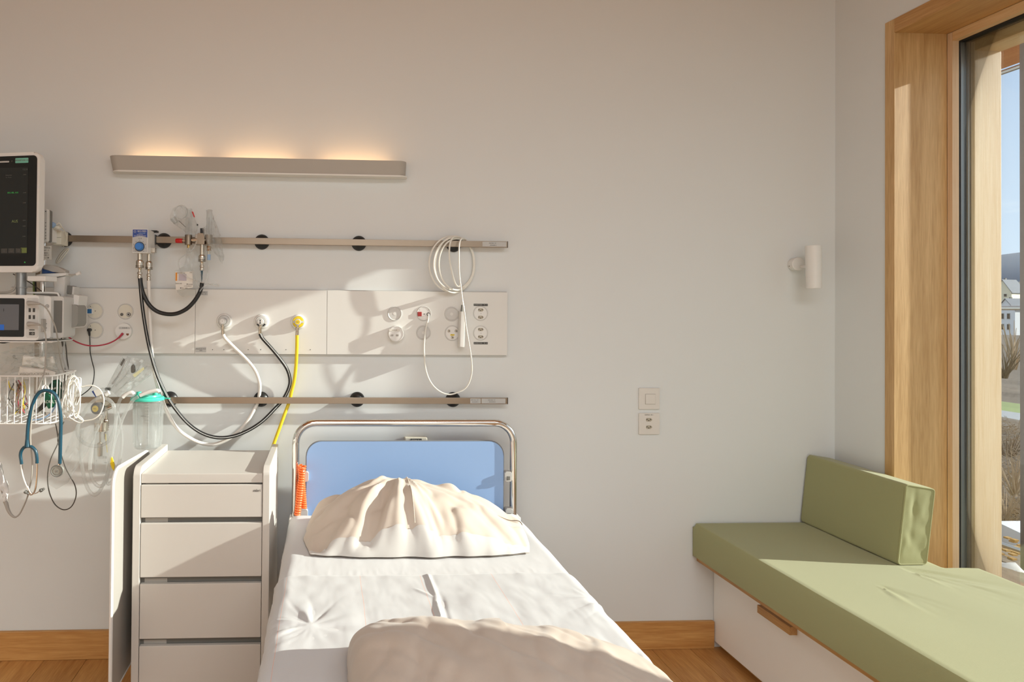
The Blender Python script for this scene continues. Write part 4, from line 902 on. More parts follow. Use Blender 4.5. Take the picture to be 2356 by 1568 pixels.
# ------------------------------------------------------------------ oxygen mixer on the upper rail
t = thing('gas_mixer', 'white oxygen mixer box with blue label and blue knob on the upper rail', 'mixer', W(321, 553, Y=-.12))
Ym = -.142; a, b = W(304.5, 526, Y=Ym), W(340, 581.5, Y=Ym); zt1, zb1 = a.z, b.z
bx = obj('housing', prism(B(), [(-.046, zb1), (-.046, zt1-.012), (-.066, zt1-.002), (-.066, zt1), (Ym, zt1), (Ym, zb1)], 'x', a.x, b.x, .002), 'white_plastic', t)
cx_ = (a.x+b.x)/2; w2 = (b.x-a.x)/2-.002; zl = W(321, 546, Y=Ym).z
arc = [(cx_-w2+2*w2*k/10, zl+.005*math.sin(PI*k/10)) for k in range(11)]
fp = obj('face_label', prism(B(), rrect(a.x+.002, b.x-.002, zb1+.002, zt1-.002, .002, 2), 'y', Ym+.001, Ym-.0006), 'light_grey', t)
bl = obj('blue_label', prism(B(), arc+[(cx_+w2, zt1-.003), (cx_-w2, zt1-.003)], 'y', Ym-.0004, Ym-.0012), 'blue_label', t, label='dark blue label')
txt('BIO-MED', (cx_+.007, Ym-.0014, zt1-.009), .0082, 'print_white', bl); txt('DEVICES', (cx_+.007, Ym-.0014, zt1-.0165), .0065, 'light_blue', bl); txt('NEONATAL\nAIR OXYGEN BLENDER', (cx_, Ym-.0014, zt1-.024), .0042, 'print_white', bl)
obj('emblem', ring(B(), (cx_-w2+.008, Ym-.0014, zt1-.010), (0, 1, 0), .0036, .0005, 20, 5), 'print_white', bl)
txt('O₂ %', (cx_, Ym-.0010, zl-.004), .0055, 'print_black', fp)
k0 = W(321.2, 567, Y=Ym); ka = obj('dial_ring', lathe(B(), (k0.x, Ym, k0.z), (0, -1, 0), [(.0185, 0), (.0180, .002), (.015, .002), (0, .002)], 36), 'dark_grey', t)
obj('knob', lathe(B(), (k0.x, Ym, k0.z), (0, -1, 0), [(.0158, .001), (.0155, .004), (.0128, .016), (.0118, .0175), (0, .0178)], 28), 'blue_knob', t)
for i, s in enumerate(('21', '30', '40', '50', '60', '70', '80', '90', '100')):
    an = math.radians(230-i*280/8); txt(s, (k0.x+.0225*math.cos(an), Ym-.0010, k0.z+.0225*math.sin(an)), .0035, 'print_black', fp)
obj('rail_clamp', box(B(), (a.x+.006, -.046, ZR1-.018), (b.x+.004, -.024, ZR1+.018), .002), 'dark_grey', t)
obj('clamp_tab', box(B(), (b.x-.018, -.062, zt1-.002), (b.x+.012, -.036, zt1+.005), .001), 'black_plastic', t)
q_ = W(351, 576, Y=-.085); obj('valve_block', box(B(), (q_.x-.012, -.10, q_.z-.009), (q_.x+.012, -.07, q_.z+.010), .002), 'steel', t)
def coupling(x, y0, y1, Y, k=1, parent=t, nm='coupling'):
    p0, p1 = W(x, y0, Y=Y), W(x, y1, Y=Y); L_ = p0.z-p1.z; r = .0145*k
    prof = [(0, 0), (r*.62, 0), (r*.62, .28), (r*.85, .30), (r, .36), (r, .50), (r*1.06, .51), (r*1.06, .535), (r*.94, .54), (r*.94, .56), (r*1.06, .565), (r*1.06, .59), (r*.55, .61), (r*.42, .66), (r*.42, .74), (r*.62, .76), (r*.66, .84), (r*.5, .86), (r*.6, .90), (r*.6, 1), (0, 1)]
    c = obj(nm, lathe(B(), p0, (0, 0, -1), [(u, v*L_) for u, v in prof], 14), 'nickel', parent)
    for v in (.525, .578): obj('seal_ring', ring(B(), (p0.x, p0.y, p0.z-v*L_), (0, 0, 1), r*1.04, .0009, 24, 5), 'black_rubber', c)
coupling(322, 581, 640, -.11); coupling(343, 583, 645, -.09, .9)
th = thing('black_gas_hose', 'short thick black hose looping from the mixer to the flow meters', 'hose', W(392, 722, Y=-.1), 0, 'gas hoses')
obj('tube', tube(B(), [W(x, y, Y=-.11) for x, y in ((323, 639), (324.5, 655), (330, 676), (342, 699), (360, 715), (383, 722), (406, 721), (428, 711), (445, 695), (457, 677), (463, 662), (465, 650))], .0078, 12, 6), 'black_rubber', th)

# ------------------------------------------------------------------ flow meters with bagged masks
t = thing('flow_meter', 'nickel twin flow meter block with clear sight tubes and red adjuster on the upper rail', 'flow meter', W(460, 552, Y=-.09))
Yf = -.085
def vcyl(x, y0, y1, r, mt, nm, Y=Yf, par=t, prof=None):
    p0, p1 = W(x, y1, Y=Y), W(x, y0, Y=Y); L_ = p1.z-p0.z
    return obj(nm, lathe(B(), p0, (0, 0, 1), [(0, 0), (r*.96, 0), (r, .001), (r, L_-.001), (r*.96, L_), (0, L_)] if prof is None else [(r*u, v*L_) for u, v in prof], 20), mt, par)
vcyl(433.5, 540, 563, .0135, 'rail_steel', 'body'); vcyl(480.5, 540, 562, .0140, 'rail_steel', 'body')
c0, c1_ = W(449, 562, Y=Yf), W(471, 537, Y=Yf); obj('block', prism(B(), [(c0.x, c0.z), (c1_.x+.002, c0.z), (c1_.x+.002, c1_.z-.012), (c1_.x-.004, c1_.z), (c0.x+.012, c1_.z), (c0.x+.010, c0.z+.018)], 'y', Yf-.014, Yf+.03, .001), 'rail_steel', t)
obj('manifold', cyl(B(), W(440, 552, Y=Yf), W(474, 552, Y=Yf), .007), 'nickel', t)
obj('rail_clamp', box(B(), (c0.x-.004, -.07, ZR1-.02), (c1_.x+.004, -.022, ZR1+.02), .002), 'steel', t)
pk0, pk1 = W(461, 536, Y=Yf), W(469, 525, Y=Yf); obj('clamp_tab', box(B(), (pk0.x, Yf-.006, pk0.z), (pk1.x, Yf+.012, pk1.z), .001), 'black_plastic', t)
r0, r1_ = W(404, 553.5, Y=Yf), W(419, 553.5, Y=Yf); k = obj('adjuster', lathe(B(), r0, (1, 0, 0), [(0, 0), (.0075, .0005), (.0085, .003), (.0092, .005), (.0092, .009), (.0086, .0095), (.0092, .010), (.0092, .014), (.0086, .0145), (.0092, .015), (.0088, .0255), (0, .0255)], 18), 'red', t, label='bright red adjuster')
obj('spindle', cyl(B(), W(418, 553.5, Y=Yf), W(428, 553.5, Y=Yf), .004), 'nickel', t)
vcyl(434, 480, 541, .0125, 'clear_rigid', 'sight_tube', prof=[(.95, 0), (1, .02), (1, .96), (.85, 1), (0, 1)]); vcyl(481, 482, 541, .0108, 'clear_rigid', 'sight_tube', prof=[(.95, 0), (1, .02), (1, .94), (1.15, .95), (1.15, .97), (.7, 1), (0, 1)])
for x in (434, 481): obj('float_scale', cyl(B(), W(x, 500, Y=Yf), W(x, 540, Y=Yf), .0035, seg=10), 'clear_tube', t)
vcyl(465, 562, 575, .0078, 'nickel', 'coupling'); coupling(465, 572, 622, Yf, .92, t)
vcyl(480.5, 565, 577, .0092, 'nickel', 'outlet_cone', prof=[(0, 0), (.9, 0), (1, .08), (.86, .3), (1, .34), (.86, .6), (1, .64), (.8, .95), (0, 1)])
vcyl(480.5, 577, 586, .0035, 'nickel', 'outlet_stem'); vcyl(480.5, 585, 598, .0062, 'light_blue', 'tube_adapter')
vcyl(434, 563, 570, .006, 'brass', 'outlet_stem')
vcyl(464, 622, 652, .0048, 'teal_tube', 'needle_adapter', prof=[(0, 0), (.2, 0), (.35, .3), (.9, .9), (.9, 1), (0, 1)])
def thing1(name, bm, mt, label, cat, group=None, smooth=True): return tag(obj(name, bm, mt, smooth=smooth), label, cat, group)
mk = thing('bagged_mask', 'clear bagged face mask standing over the left flow meter tube', 'mask', W(418, 500, Y=-.1))
obj('bag', bag(B(), [(400, 478), (412, 472), (424, 475), (438, 482), (448, 500), (456, 520), (450, 540), (436, 546), (424, 532), (408, 520), (393, 508), (391, 496)], -.10, .028, 8, .014, 3), 'bag_film', mk)
obj('mask_rim', tube(B(), [W(x, y, Y=-.10-.012*math.sin(i)) for i, (x, y) in enumerate(((404, 480), (413, 473), (424, 474), (431, 484), (428, 497), (416, 503), (405, 497), (401, 488)))], .0022, 6, 4, True), 'clear_tube', mk)
obj('tube_end', lathe(B(), W(405, 512, Y=-.10), W(395, 497, Y=-.10)-W(405, 512, Y=-.10), [(.010, 0), (.010, .012), (.011, .0125), (.011, .022), (.009, .0225), (.009, .0)], 16), 'clear_rigid', mk)
obj('metal_strip', tube(B(), [W(411, 507, Y=-.125), W(427, 522, Y=-.12)], .0013, 6, 1), 'mid_grey', mk)
obj('red_tab', prism(B(), [(v.x, v.z) for v in (W(441, 486, Y=-.125), W(444.5, 487, Y=-.125), W(449, 500, Y=-.125), W(446, 499, Y=-.125))], 'y', -.124, -.127), 'red', mk, label='small red tab')
obj('black_tab', box(B(), W(454, 517, Y=-.122)-Vector((.002, .001, .003)), W(454, 517, Y=-.122)+Vector((.003, .002, .003))), 'black_plastic', mk)
t = thing1('bagged_resuscitator', bag(B(), [(476, 484), (486, 483), (492, 500), (500, 520), (508, 545), (512, 570), (516, 598), (511, 607), (502, 592), (490, 576), (478, 560), (468, 540), (466, 524), (474, 518)], -.115, .03, 10, .016, 8), 'bag_film', 'crumpled clear bag hanging over the right flow meter tube', 'bag')
t2 = thing('bagged_mask', 'clear bagged mask with printed card hanging under the flow meters', 'mask', W(425, 630, Y=-.09))
obj('bag', bag(B(), [(430, 572), (448, 572), (462, 600), (466, 640), (462, 668), (448, 678), (420, 682), (408, 672), (401, 640), (402, 622), (424, 612)], -.088, .016, 8, .008, 5), 'bag_film', t2)
ca = [W(x, y, Y=-.108) for x, y in ((402.5, 626), (443, 624), (444, 661), (405, 667))]
cd_ = obj('card', prism(B(), [(v.x, v.z) for v in ca], 'y', -.1085, -.1075), 'paper', t2)
def cardrect(x0, y0, x1, y1, mt, nm): a, b = W(x0, y0, Y=-.109), W(x1, y1, Y=-.109); return obj(nm, box(B(), (a.x, -.1094, b.z), (b.x, -.1086, a.z)), mt, cd_)
cardrect(404, 626.5, 407.5, 645.5, 'tag_orange', 'orange_strip'); cardrect(411, 630, 429, 645.5, 'tag_lilac', 'photo_field')
for x, y, s, h in ((417, 627.5, 'Sauerstoffmaske', .0045), (439, 626.8, '5.10', .005), (411, 652, 'Ch-B 1123', .0055), (436, 653.5, '■ Intersurg', .0045), (432, 657.8, 'www.mask.example 12345'[:0]+'Lot 4212 2021-08', .0038), (423, 662.5, '■ 7611  0473', .0048)): txt(s, W(x, y, Y=-.1096), h, 'print_black', cd_)
tl = thing('oxygen_tubing', 'thin clear oxygen tubing looping below the flow meters', 'tubing', W(440, 600, Y=-.12))
for pts in (((436, 566), (436.5, 580), (438, 598), (441, 616), (447, 637), (455, 656), (460, 661)), ((453, 553), (447, 568), (436, 580), (424, 587), (414, 594), (410.5, 603), (412, 615), (419, 626), (430, 636), (444, 643), (460, 648), (474, 652), (487, 655), (500, 658), (505, 656), (498, 653), (484, 654), (472, 657), (464, 664), (460, 670)), ((480.5, 598), (480, 612), (478, 632), (474, 647), (470, 653))):
    obj('tube', tube(B(), [W(x, y, Y=-.122) for x, y in pts], .0023, 7, 5), 'clear_tube', tl)

# ------------------------------------------------------------------ monitor stand (pole, clamp) and the big patient monitor
ps_ = thing('monitor_pole', 'chrome pole clamped to both rails, carrying the patient monitor and modules', 'pole', W(98, 700, Y=-.13))
pA, pB = W(101, 552, Y=-.13), W(97, 912, Y=-.13); obj('pole', cyl(B(), (pA.x, -.13, pB.z), (pA.x, -.13, pA.z), .0105, seg=24), 'chrome', ps_)
pA2 = W(90.5, 650, Y=-.10); obj('back_pole', box(B(), (pA2.x-.011, -.11, W(90, 905, Y=-.10).z), (pA2.x+.008, -.09, pA.z), .002), 'rail_steel', ps_)
a, b = W(109, 523, Y=-.14), W(123, 557, Y=-.14); obj('clamp_block', box(B(), (a.x-.012, -.16, b.z), (b.x, -.08, a.z), .003), 'white_plastic', ps_)
for y in (527, 550): v = W(109.5, y, Y=-.162); obj('screw', cyl(B(), v, v+Vector((0, -.004, 0)), .003, seg=10), 'print_black', ps_)
a, b = W(123, 530, Y=-.10), W(143, 563, Y=-.10); obj('rail_clamp', box(B(), (a.x, -.11, b.z), (b.x, -.042, a.z), .003), 'cream_plastic', ps_); obj('clamp_slot', box(B(), (a.x, -.1106, (a.z+b.z)/2-.0006), (b.x, -.1095, (a.z+b.z)/2+.0006)), 'mid_grey', ps_)
a, b = W(80, 905, Y=-.10), W(110, 930, Y=-.10); obj('rail_clamp', box(B(), (a.x, -.12, b.z), (b.x, -.042, a.z), .003), 'white_plastic', ps_)
rc = thing('remote_control', 'slim white upright remote keypad beside the big monitor', 'remote', W(105, 517, Y=-.2)); a, b = W(100, 480, Y=-.2), W(110, 556, Y=-.2)
obj('body', prism(B(), rrect(a.x, b.x, b.z, a.z, .007, 6), 'y', -.185, -.205, .002), 'white_plastic', rc); obj('back', prism(B(), rrect(a.x+.004, b.x+.0025, b.z, a.z-.002, .006, 6), 'y', -.17, -.186, .001), 'mid_grey', rc)
f = obj('keypad', prism(B(), rrect(a.x+.003, b.x-.003, b.z+.004, a.z-.004, .004, 5), 'y', -.2045, -.2062), 'frame_grey', rc)
for y in (486, 512, 520, 527, 535, 542, 548): v = W(105, y, Y=-.2066); obj('key', box(B(), v-Vector((.0018, .0003, .0014)), v+Vector((.0018, .0003, .0014))), 'mid_grey' if y > 490 else 'print_black', f)
sn = thing('sensor_clip', 'pale blue sensor clip with thin cable behind the slim remote', 'sensor', W(120, 517, Y=-.15))
obj('clip', blob(B(), W(119, 517, Y=-.15), (.016, .014, .012), 2, 2, .25), 'light_blue', sn); obj('clip_back', blob(B(), W(131, 523, Y=-.14), (.014, .012, .010), 5, 2, .25), 'cream_plastic', sn)
obj('cable', tube(B(), [W(x, y, Y=Y) for x, y, Y in ((130, 517, -.15), (136, 513, -.15), (143, 523, -.14), (150, 534, -.10), (153, 545, -.08), (152, 555, -.07), (146, 567, -.06))], .0019, 6, 5), 'cream_plastic', sn)
for i in range(4): obj('cable_loop', tube(B(), [W(142+dx*.78-dy*.62+i*1.1, 588+dx*.62*1.25+dy*.8, Y=-.05-.004*i) for dx, dy in [((5.2-i)*math.sin(2*PI*k/14), -21*math.cos(2*PI*k/14)*(1 if True else 0)) for k in range(14)] for dx, dy in [(dx, dy)]], .0017, 6, 3, True), 'cream_plastic' if i % 2 else 'grey_cable', sn)
tg = thing('asset_label', 'small printed card label hanging on the pole under the remote', 'label', W(108, 580, Y=-.16)); a, b = W(98.5, 565, Y=-.16), W(118, 597, Y=-.16)
obj('card', box(B(), (a.x, -.161, b.z), (b.x, -.159, a.z)), 'paper', tg)
for i, s in enumerate(('MONITOR', 'PAT. 12', '|||| || |', 'X 04 | T', '0 1 7 ■')): txt(s, (a.x+.013, -.1614, a.z-.008-i*.009), .0062, 'print_grey', tg)

mo = thing('patient_monitor', 'large white framed patient monitor with black screen at the left edge', 'monitor', W(99, 620, Y=-.30), math.radians(-13))
Zc_ = W(60, 625, Y=-.30).z-W(99, 620, Y=-.30).z; Ht = W(60, 352, Y=-.30).z-W(60, 627, Y=-.30).z
mo_z = Zc_-.002
def MB(nm, bm, mt, par=mo, **k): return obj(nm, bm, mt, par, local=True, **k)
h_ = MB('housing', prism(B(), rrect(-.62, -.002, mo_z, mo_z+Ht, .024, 8), 'y', -.022, .006, .007, 3), 'white_plastic')
bz = MB('bezel', prism(B(), rrect(-.60, -.0115, mo_z+.022, mo_z+Ht-.012, .014, 6), 'y', -.0215, -.0238), 'screen_black')
sc_ = MB('screen', box(B(), (-.585, -.0245, mo_z+.062), (-.044, -.0236, mo_z+Ht-.052)), 'screen_face', mo)
MB('light_bar', prism(B(), rrect(-.30, -.118, mo_z+Ht-.0335, mo_z+Ht-.0285, .002, 3), 'y', -.0238, -.0246), 'light_grey', bz)
lb_ = MB('teal_label', prism(B(), rrect(-.094, -.044, mo_z+Ht-.037, mo_z+Ht-.020, .002, 3), 'y', -.0238, -.0248), 'teal_label', bz)
txt_l = lambda s, x, z, h, mt_, par, al='CENTER': (lambda o: (setattr(o, 'matrix_local', Matrix.Translation((x, -.0255, z)) @ Matrix.Rotation(PI/2, 4, 'X')), o)[1])(txt(s, (0, 0, 0), h, mt_, par, align=al))
txt_l('MONITOR 14', -.069, mo_z+Ht-.0285, .0085, 'print_grey', lb_); txt_l('△', -.106, mo_z+Ht-.030, .008, 'text_dim', bz)
txt_l('EKG ABL. AUS', -.101, mo_z+Ht-.139, .0068, 'text_green', sc_); txt_l('AUS', -.092, mo_z+Ht-.238, .0135, 'text_olive', sc_)
txt_l('12:16', -.055, mo_z+Ht-.060, .009, 'text_dim', sc_); txt_l('WARTEN', -.118, mo_z+Ht-.079, .006, 'text_dim', sc_); txt_l('Pat. Modus', -.118, mo_z+Ht-.086, .005, 'text_dim', sc_)
for z in (.078, .140, .175, .235, .255, .29): txt_l('120/80', -.056, mo_z+Ht-z, .0045, 'text_dim', sc_)
for i, s in enumerate(('NBP\nStart', 'Alarme\nPause', 'Profil\nNeu')): kx = -.132+i*.028; kk = MB('soft_key', box(B(), (kx-.012, -.0252, mo_z+.066), (kx+.012, -.0244, mo_z+.082)), 'dark_grey', sc_); txt_l(s, kx, mo_z+.074, .0045, 'text_dim', kk)
MB('soft_key', box(B(), (-.068, -.0252, mo_z+.066), (-.045, -.0244, mo_z+.084)), 'key_green', sc_, label='olive green key')
MB('power_led', cyl(B(), (-.052, -.0238, mo_z+.034), (-.052, -.0252, mo_z+.034), .0022, seg=10), 'text_green', bz)
MB('neck', cyl(B(), (-.088, .006, mo_z-.115), (-.088, .006, mo_z+.005), .0165, seg=28), 'alu_grey'); MB('cable_clip', ring(B(), (-.088, .006, mo_z-.052), (0, 0, 1), .0175, .0025, 24, 6), 'clear_tube')
MB('swivel_plate', box(B(), (-.05, -.015, mo_z-.03), (.02, .05, mo_z-.012), .003), 'white_plastic')
tag(obj('monitor_cable', tube(B(), [W(x, y, Y=Y) for x, y, Y in ((37, 628, -.27), (38, 645, -.27), (37, 656, -.28), (30, 667, -.29), (18, 672, -.30), (5, 673, -.30), (-20, 674, -.3))], .0038, 8, 5), 'grey_cable'), 'grey cable bending down behind the monitor neck', 'cable')
tag(obj('ground_cable', tube(B(), [W(x, y, Y=Y) for x, y, Y in ((30, 630, -.2), (57, 643, -.2), (75, 654, -.2), (96, 670, -.19))], .0020, 6, 5), 'dark_cable'), 'thin dark cable slanting down behind the monitor neck', 'cable')
gc = thing('earth_cable', 'green yellow and black cable pair running down beside the pole', 'cable', W(79, 660, Y=-.12))
for dx, mt_ in ((-2, 'key_green'), (2.5, 'black_rubber')): obj('strand', tube(B(), [W(79+dx, 646, Y=-.11), W(79.5+dx, 665, Y=-.11), W(79+dx, 700, Y=-.11), W(60+dx, 770, Y=-.11), W(15+dx, 786, Y=-.2), W(0, 787, Y=-.22), W(-20, 786, Y=-.22)], .0034, 7, 4), mt_, gc)

# hand thermometer in its holder
tm = thing('ear_thermometer', 'grey and blue ear thermometer lying in a white holder beside the pole', 'thermometer', W(130, 620, Y=-.2))
P_ = lambda L_, Y=-.20: [(W(x, y, Y=Y).x, W(x, y, Y=Y).z) for x, y in L_]
obj('body', prism(B(), P_([(105, 611), (112, 609), (126, 611), (142, 616), (156, 622), (157, 629), (146, 630), (128, 626), (106, 620)]), 'y', -.225, -.185, .005, 3), 'warm_grey', tm)
obj('blue_base', prism(B(), P_([(102, 617), (110, 620), (130, 626), (138, 628), (102, 630)]), 'y', -.222, -.188, .003), 'deep_blue', tm, label='dark blue underside')
obj('probe', tube(B(), [W(157, 631, Y=-.2), W(166, 632, Y=-.2), W(176, 630.5, Y=-.2)], .0028, 8, 3), 'warm_grey', tm); obj('probe_cover', cyl(B(), W(176, 631, Y=-.2), W(185, 627, Y=-.2), .0062, .0068, 14), 'white_plastic', tm)
obj('nose', blob(B(), W(151, 628, Y=-.2), (.009, .014, .011), 1, 2, .1), 'white_plastic', tm)
hd = thing('thermometer_holder', 'white bracket with tapered grey cup under the ear thermometer', 'holder', W(130, 650, Y=-.2))
obj('shelf', prism(B(), P_([(88, 633), (102, 630), (158, 628), (158, 634), (120, 640), (98, 639)]), 'y', -.225, -.15, .003), 'white_plastic', hd)
obj('cup', prism(B(), P_([(125, 640), (156, 634), (154, 650), (152, 674), (149, 690), (134, 690), (130, 668), (126, 655)]), 'y', -.22, -.17, .008, 3), 'frame_grey', hd)
# module box
Ym = -.34
mb = thing('patient_module', 'white patient module with small screen and plug sockets below the big monitor', 'module', W(60, 782, Y=-.3))
R2 = lambda x0, y0, x1, y1, Y, r=.004, **k: (lambda a, b: rrect(a.x, b.x, b.z, a.z, r, 5))(W(x0, y0, Y=Y), W(x1, y1, Y=Y))
obj('housing', prism(B(), R2(-60, 677, 89, 783, Ym, .010), 'y', Ym, Ym+.10, .004), 'white_plastic', mb)
s_ = obj('screen', prism(B(), R2(-50, 685, 55.5, 774.5, Ym, .005), 'y', Ym+.001, Ym-.0015), 'screen_black', mb)
sf = obj('display', prism(B(), R2(-50, 699, 43.5, 759, Ym, .001), 'y', Ym-.0014, Ym-.0020), 'screen_grey', mb); a, b = W(-10, 746, Y=Ym), W(10, 759, Y=Ym); obj('blue_key', box(B(), (a.x, Ym-.0026, b.z), (b.x, Ym-.0019, a.z)), 'screen_blue', sf, label='blue key')
txt('I', W(8.5, 713, Y=Ym-.003), .014, 'print_black', sf)
cp = obj('connector_panel', prism(B(), R2(61, 685, 88, 776, Ym, .007), 'y', Ym+.001, Ym-.002, .0008), 'frame_grey', mb)
for x, y in ((69.5, 713), (79, 713), (69.5, 729), (79, 729)):
    a, b = W(x-2.7, y-4.6, Y=Ym), W(x+2.7, y+4.6, Y=Ym); obj('socket_rim', box(B(), (a.x-.001, Ym-.0032, b.z-.001), (b.x+.001, Ym-.0018, a.z+.001)), 'white_plastic', cp); obj('socket', box(B(), (a.x, Ym-.0038, b.z), (b.x, Ym-.0030, a.z)), 'dark_grey', cp)
a, b = W(68, 757, Y=Ym), W(80, 760, Y=Ym); obj('battery_mark', box(B(), (a.x, Ym-.0030, b.z), (b.x, Ym-.0019, a.z)), 'mid_grey', cp); a, b = W(68, 763, Y=Ym), W(80.5, 770.5, Y=Ym); k = obj('icon_plate', box(B(), (a.x, Ym-.0030, b.z), (b.x, Ym-.0019, a.z)), 'dark_grey', cp); obj('icon', ring(B(), ((a.x*.35+b.x*.65), Ym-.0034, (a.z+b.z)/2), (0, 1, 0), .0026, .0006, 16, 5), 'print_white', k)
obj('base_plate', prism(B(), R2(-60, 782.5, 132, 786, -.30, .001), 'y', -.34, -.16, .0005), 'white_plastic', mb)
obj('top_handle', tube(B(), [W(x, y, Y=Y) for x, y, Y in ((30, 673.5, -.26), (80, 673, -.26), (126, 673.5, -.26), (134, 677, -.26), (136.5, 685, -.26))], .0032, 8, 3), 'white_plastic', mb)
obj('top_shelf', prism(B(), R2(82, 674, 134, 688, -.24, .004), 'y', -.245, -.17), 'grey_plastic', mb)
m2 = thing('measuring_module', 'white measuring module with grey recessed side, right of the small screen', 'module', W(118, 776, Y=-.27))
obj('grey_face', prism(B(), R2(86, 681, 98, 778, -.30, .006), 'y', -.31, -.2, .002), 'light_grey', m2)
obj('housing', prism(B(), R2(94, 681, 119, 778, -.29, .006), 'y', -.30, -.18, .005), 'white_plastic', m2)
obj('side_frame', prism(B(), R2(110, 681, 150, 777, -.26, .010), 'y', -.275, -.17, .003), 'frame_grey', m2)
obj('recess', prism(B(), R2(119, 691, 142.5, 765, -.275, .002), 'y', -.274, -.2765), 'mid_grey', m2)
v = W(108.5, 704, Y=-.301); e_ = obj('emblem', ring(B(), v, (0, 1, 0), .0058, .0006, 24, 5), 'print_grey', m2); txt('GE', v+Vector((0, -.0005, 0)), .006, 'print_grey', e_)
for y in (744.5, 754): 
    v = W(107, y, Y=-.301); obj('led', cyl(B(), v, v+Vector((0, -.001, 0)), .0012, seg=8), 'print_black', m2)
obj('latch', prism(B(), R2(88, 733, 103, 763, -.31, .003), 'y', -.325, -.30, .001), 'warm_grey', m2)
for i, (y, cpts) in enumerate(((697, ((94, 699, -.37), (104, 706, -.37), (113, 718, -.36), (121, 736, -.34), (128, 755, -.33), (133, 780, -.30), (137, 810, -.27), (142, 840, -.25), (150, 861, -.24))), (745, ((93, 748, -.375), (99, 753, -.375), (104, 766, -.37), (106, 785, -.37), (105, 815, -.38), (103, 850, -.41), (97, 870, -.43), (88, 895, -.44), (80, 920, -.445), (73, 960, -.445), (70, 1000, -.445), (71, 1030, -.445), (74, 1060, -.445), (73, 1095, -.445), (68, 1120, -.44), (62, 1146, -.43), (48, 1177, -.42), (40, 1187, -.42))))):
    cn = thing('sensor_plug', ('upper' if i == 0 else 'lower')+' beige plug in the module, its grey cable '+('arching right' if i == 0 else 'hanging before the basket'), 'plug', W(66, y, Y=Ym), 0, 'sensor plugs')
    obj('plug', tube(B(), [W(65, y, Y=Ym-.018), W(72, y-.5, Y=Ym-.022), W(82, y+.5, Y=Ym-.024), W(93, y+2, Y=-.372)], [.0085, .0030], 10, 3), 'warm_grey', cn); obj('cable', tube(B(), [W(*c[:2], Y=c[2]) for c in cpts], .0024, 7, 5), 'grey_cable', cn)
# pressure module (grey) at the right
nb = thing('pressure_module', 'grey and white module with rounded grey front right of the measuring module', 'module', W(168, 750, Y=-.16))
obj('grey_front', prism(B(), R2(148, 700, 180, 752, -.20, .014), 'y', -.205, -.12, .003), 'grey_plastic', nb); obj('white_back', prism(B(), R2(152, 699, 184, 754, -.17, .015), 'y', -.195, -.10, .003), 'white_plastic', nb)
obj('upper_face', prism(B(), P_([(148, 675), (170, 676), (168, 702), (147, 702)], -.185), 'y', -.19, -.11, .001), 'warm_grey', nb); obj('upper_side', prism(B(), P_([(168, 676), (184, 680), (181, 703), (166, 703)], -.18), 'y', -.186, -.10, .002), 'white_plastic', nb)
obj('plug_cap', prism(B(), P_([(153, 656), (167, 657), (165, 677), (152, 674)], -.19), 'y', -.195, -.15, .002), 'mid_grey', nb); obj('plug_side', prism(B(), P_([(165, 657), (174, 660), (172, 678), (163, 677)], -.18), 'y', -.19, -.14, .002), 'frame_grey', nb)
for x, y, s in ((155, 691, '↓ ↓'), (157, 697, 'NBP T')): txt(s, W(x, y, Y=-.1905), .007, 'print_black', nb)
tag(obj('module_cable', tube(B(), [W(x, y, Y=Y) for x, y, Y in ((157, 752, -.15), (154, 765, -.15), (148, 785, -.15), (146, 800, -.16), (147, 822, -.17), (152, 842, -.18), (157, 860, -.2))], .0048, 8, 5), 'light_grey'), 'thick pale cable hanging below the grey pressure module', 'cable')
tag(obj('module_cable', tube(B(), [W(x, y, Y=Y) for x, y, Y in ((141, 777, -.16), (145, 800, -.16), (150, 830, -.16), (150, 855, -.17), (147, 890, -.17))], .0026, 7, 5), 'dark_cable'), 'dark cable hanging left of the thick pale one above the basket', 'cable')
tag(obj('module_cable', tube(B(), [W(x, y, Y=Y) for x, y, Y in ((148, 777, -.15), (152, 800, -.15), (154, 825, -.15), (157, 850, -.16), (156, 900, -.16))], .0024, 7, 5), 'dark_cable'), 'second dark cable just right of the first above the basket', 'cable')
nc = thing('network_cable', 'pink red network cable sagging from the data socket to the modules', 'cable', W(285, 770, Y=-.04))
obj('plug', cyl(B(), W(283, 766, Y=-.042), W(273, 777, Y=-.046), .0045, .0035, 10), 'red_cable', nc); obj('cable', tube(B(), [W(x, y, Y=Y) for x, y, Y in ((275, 775, -.046), (262, 784, -.05), (245, 791, -.06), (222, 795, -.07), (200, 794, -.08), (180, 788, -.09), (165, 780, -.10), (156, 773, -.11))], .0027, 8, 5), 'red_cable', nc)
pc = thing('plug_cable', 'black cable with angled plug running down from the lower left insert', 'cable', W(206, 760, Y=-.03))
v = W(206.5, 758.5, Y=-.026); obj('plug', cyl(B(), v+Vector((0, .007, 0)), v+Vector((0, -.012, 0)), .0065, seg=16), 'black_rubber', pc); obj('plug_neck', cyl(B(), v+Vector((0, -.008, .004)), W(206, 772, Y=-.034), .0055, .0035, 12), 'black_rubber', pc)
obj('cable', tube(B(), [W(x, y, Y=Y) for x, y, Y in ((206, 769, -.034), (207, 790, -.035), (207.5, 810, -.035), (212, 832, -.03), (216.5, 850, -.025), (216, 868, -.02), (212, 886, -.02), (203, 897, -.018), (190, 907, -.017), (178, 915, -.016))], .0019, 7, 5), 'black_rubber', pc)

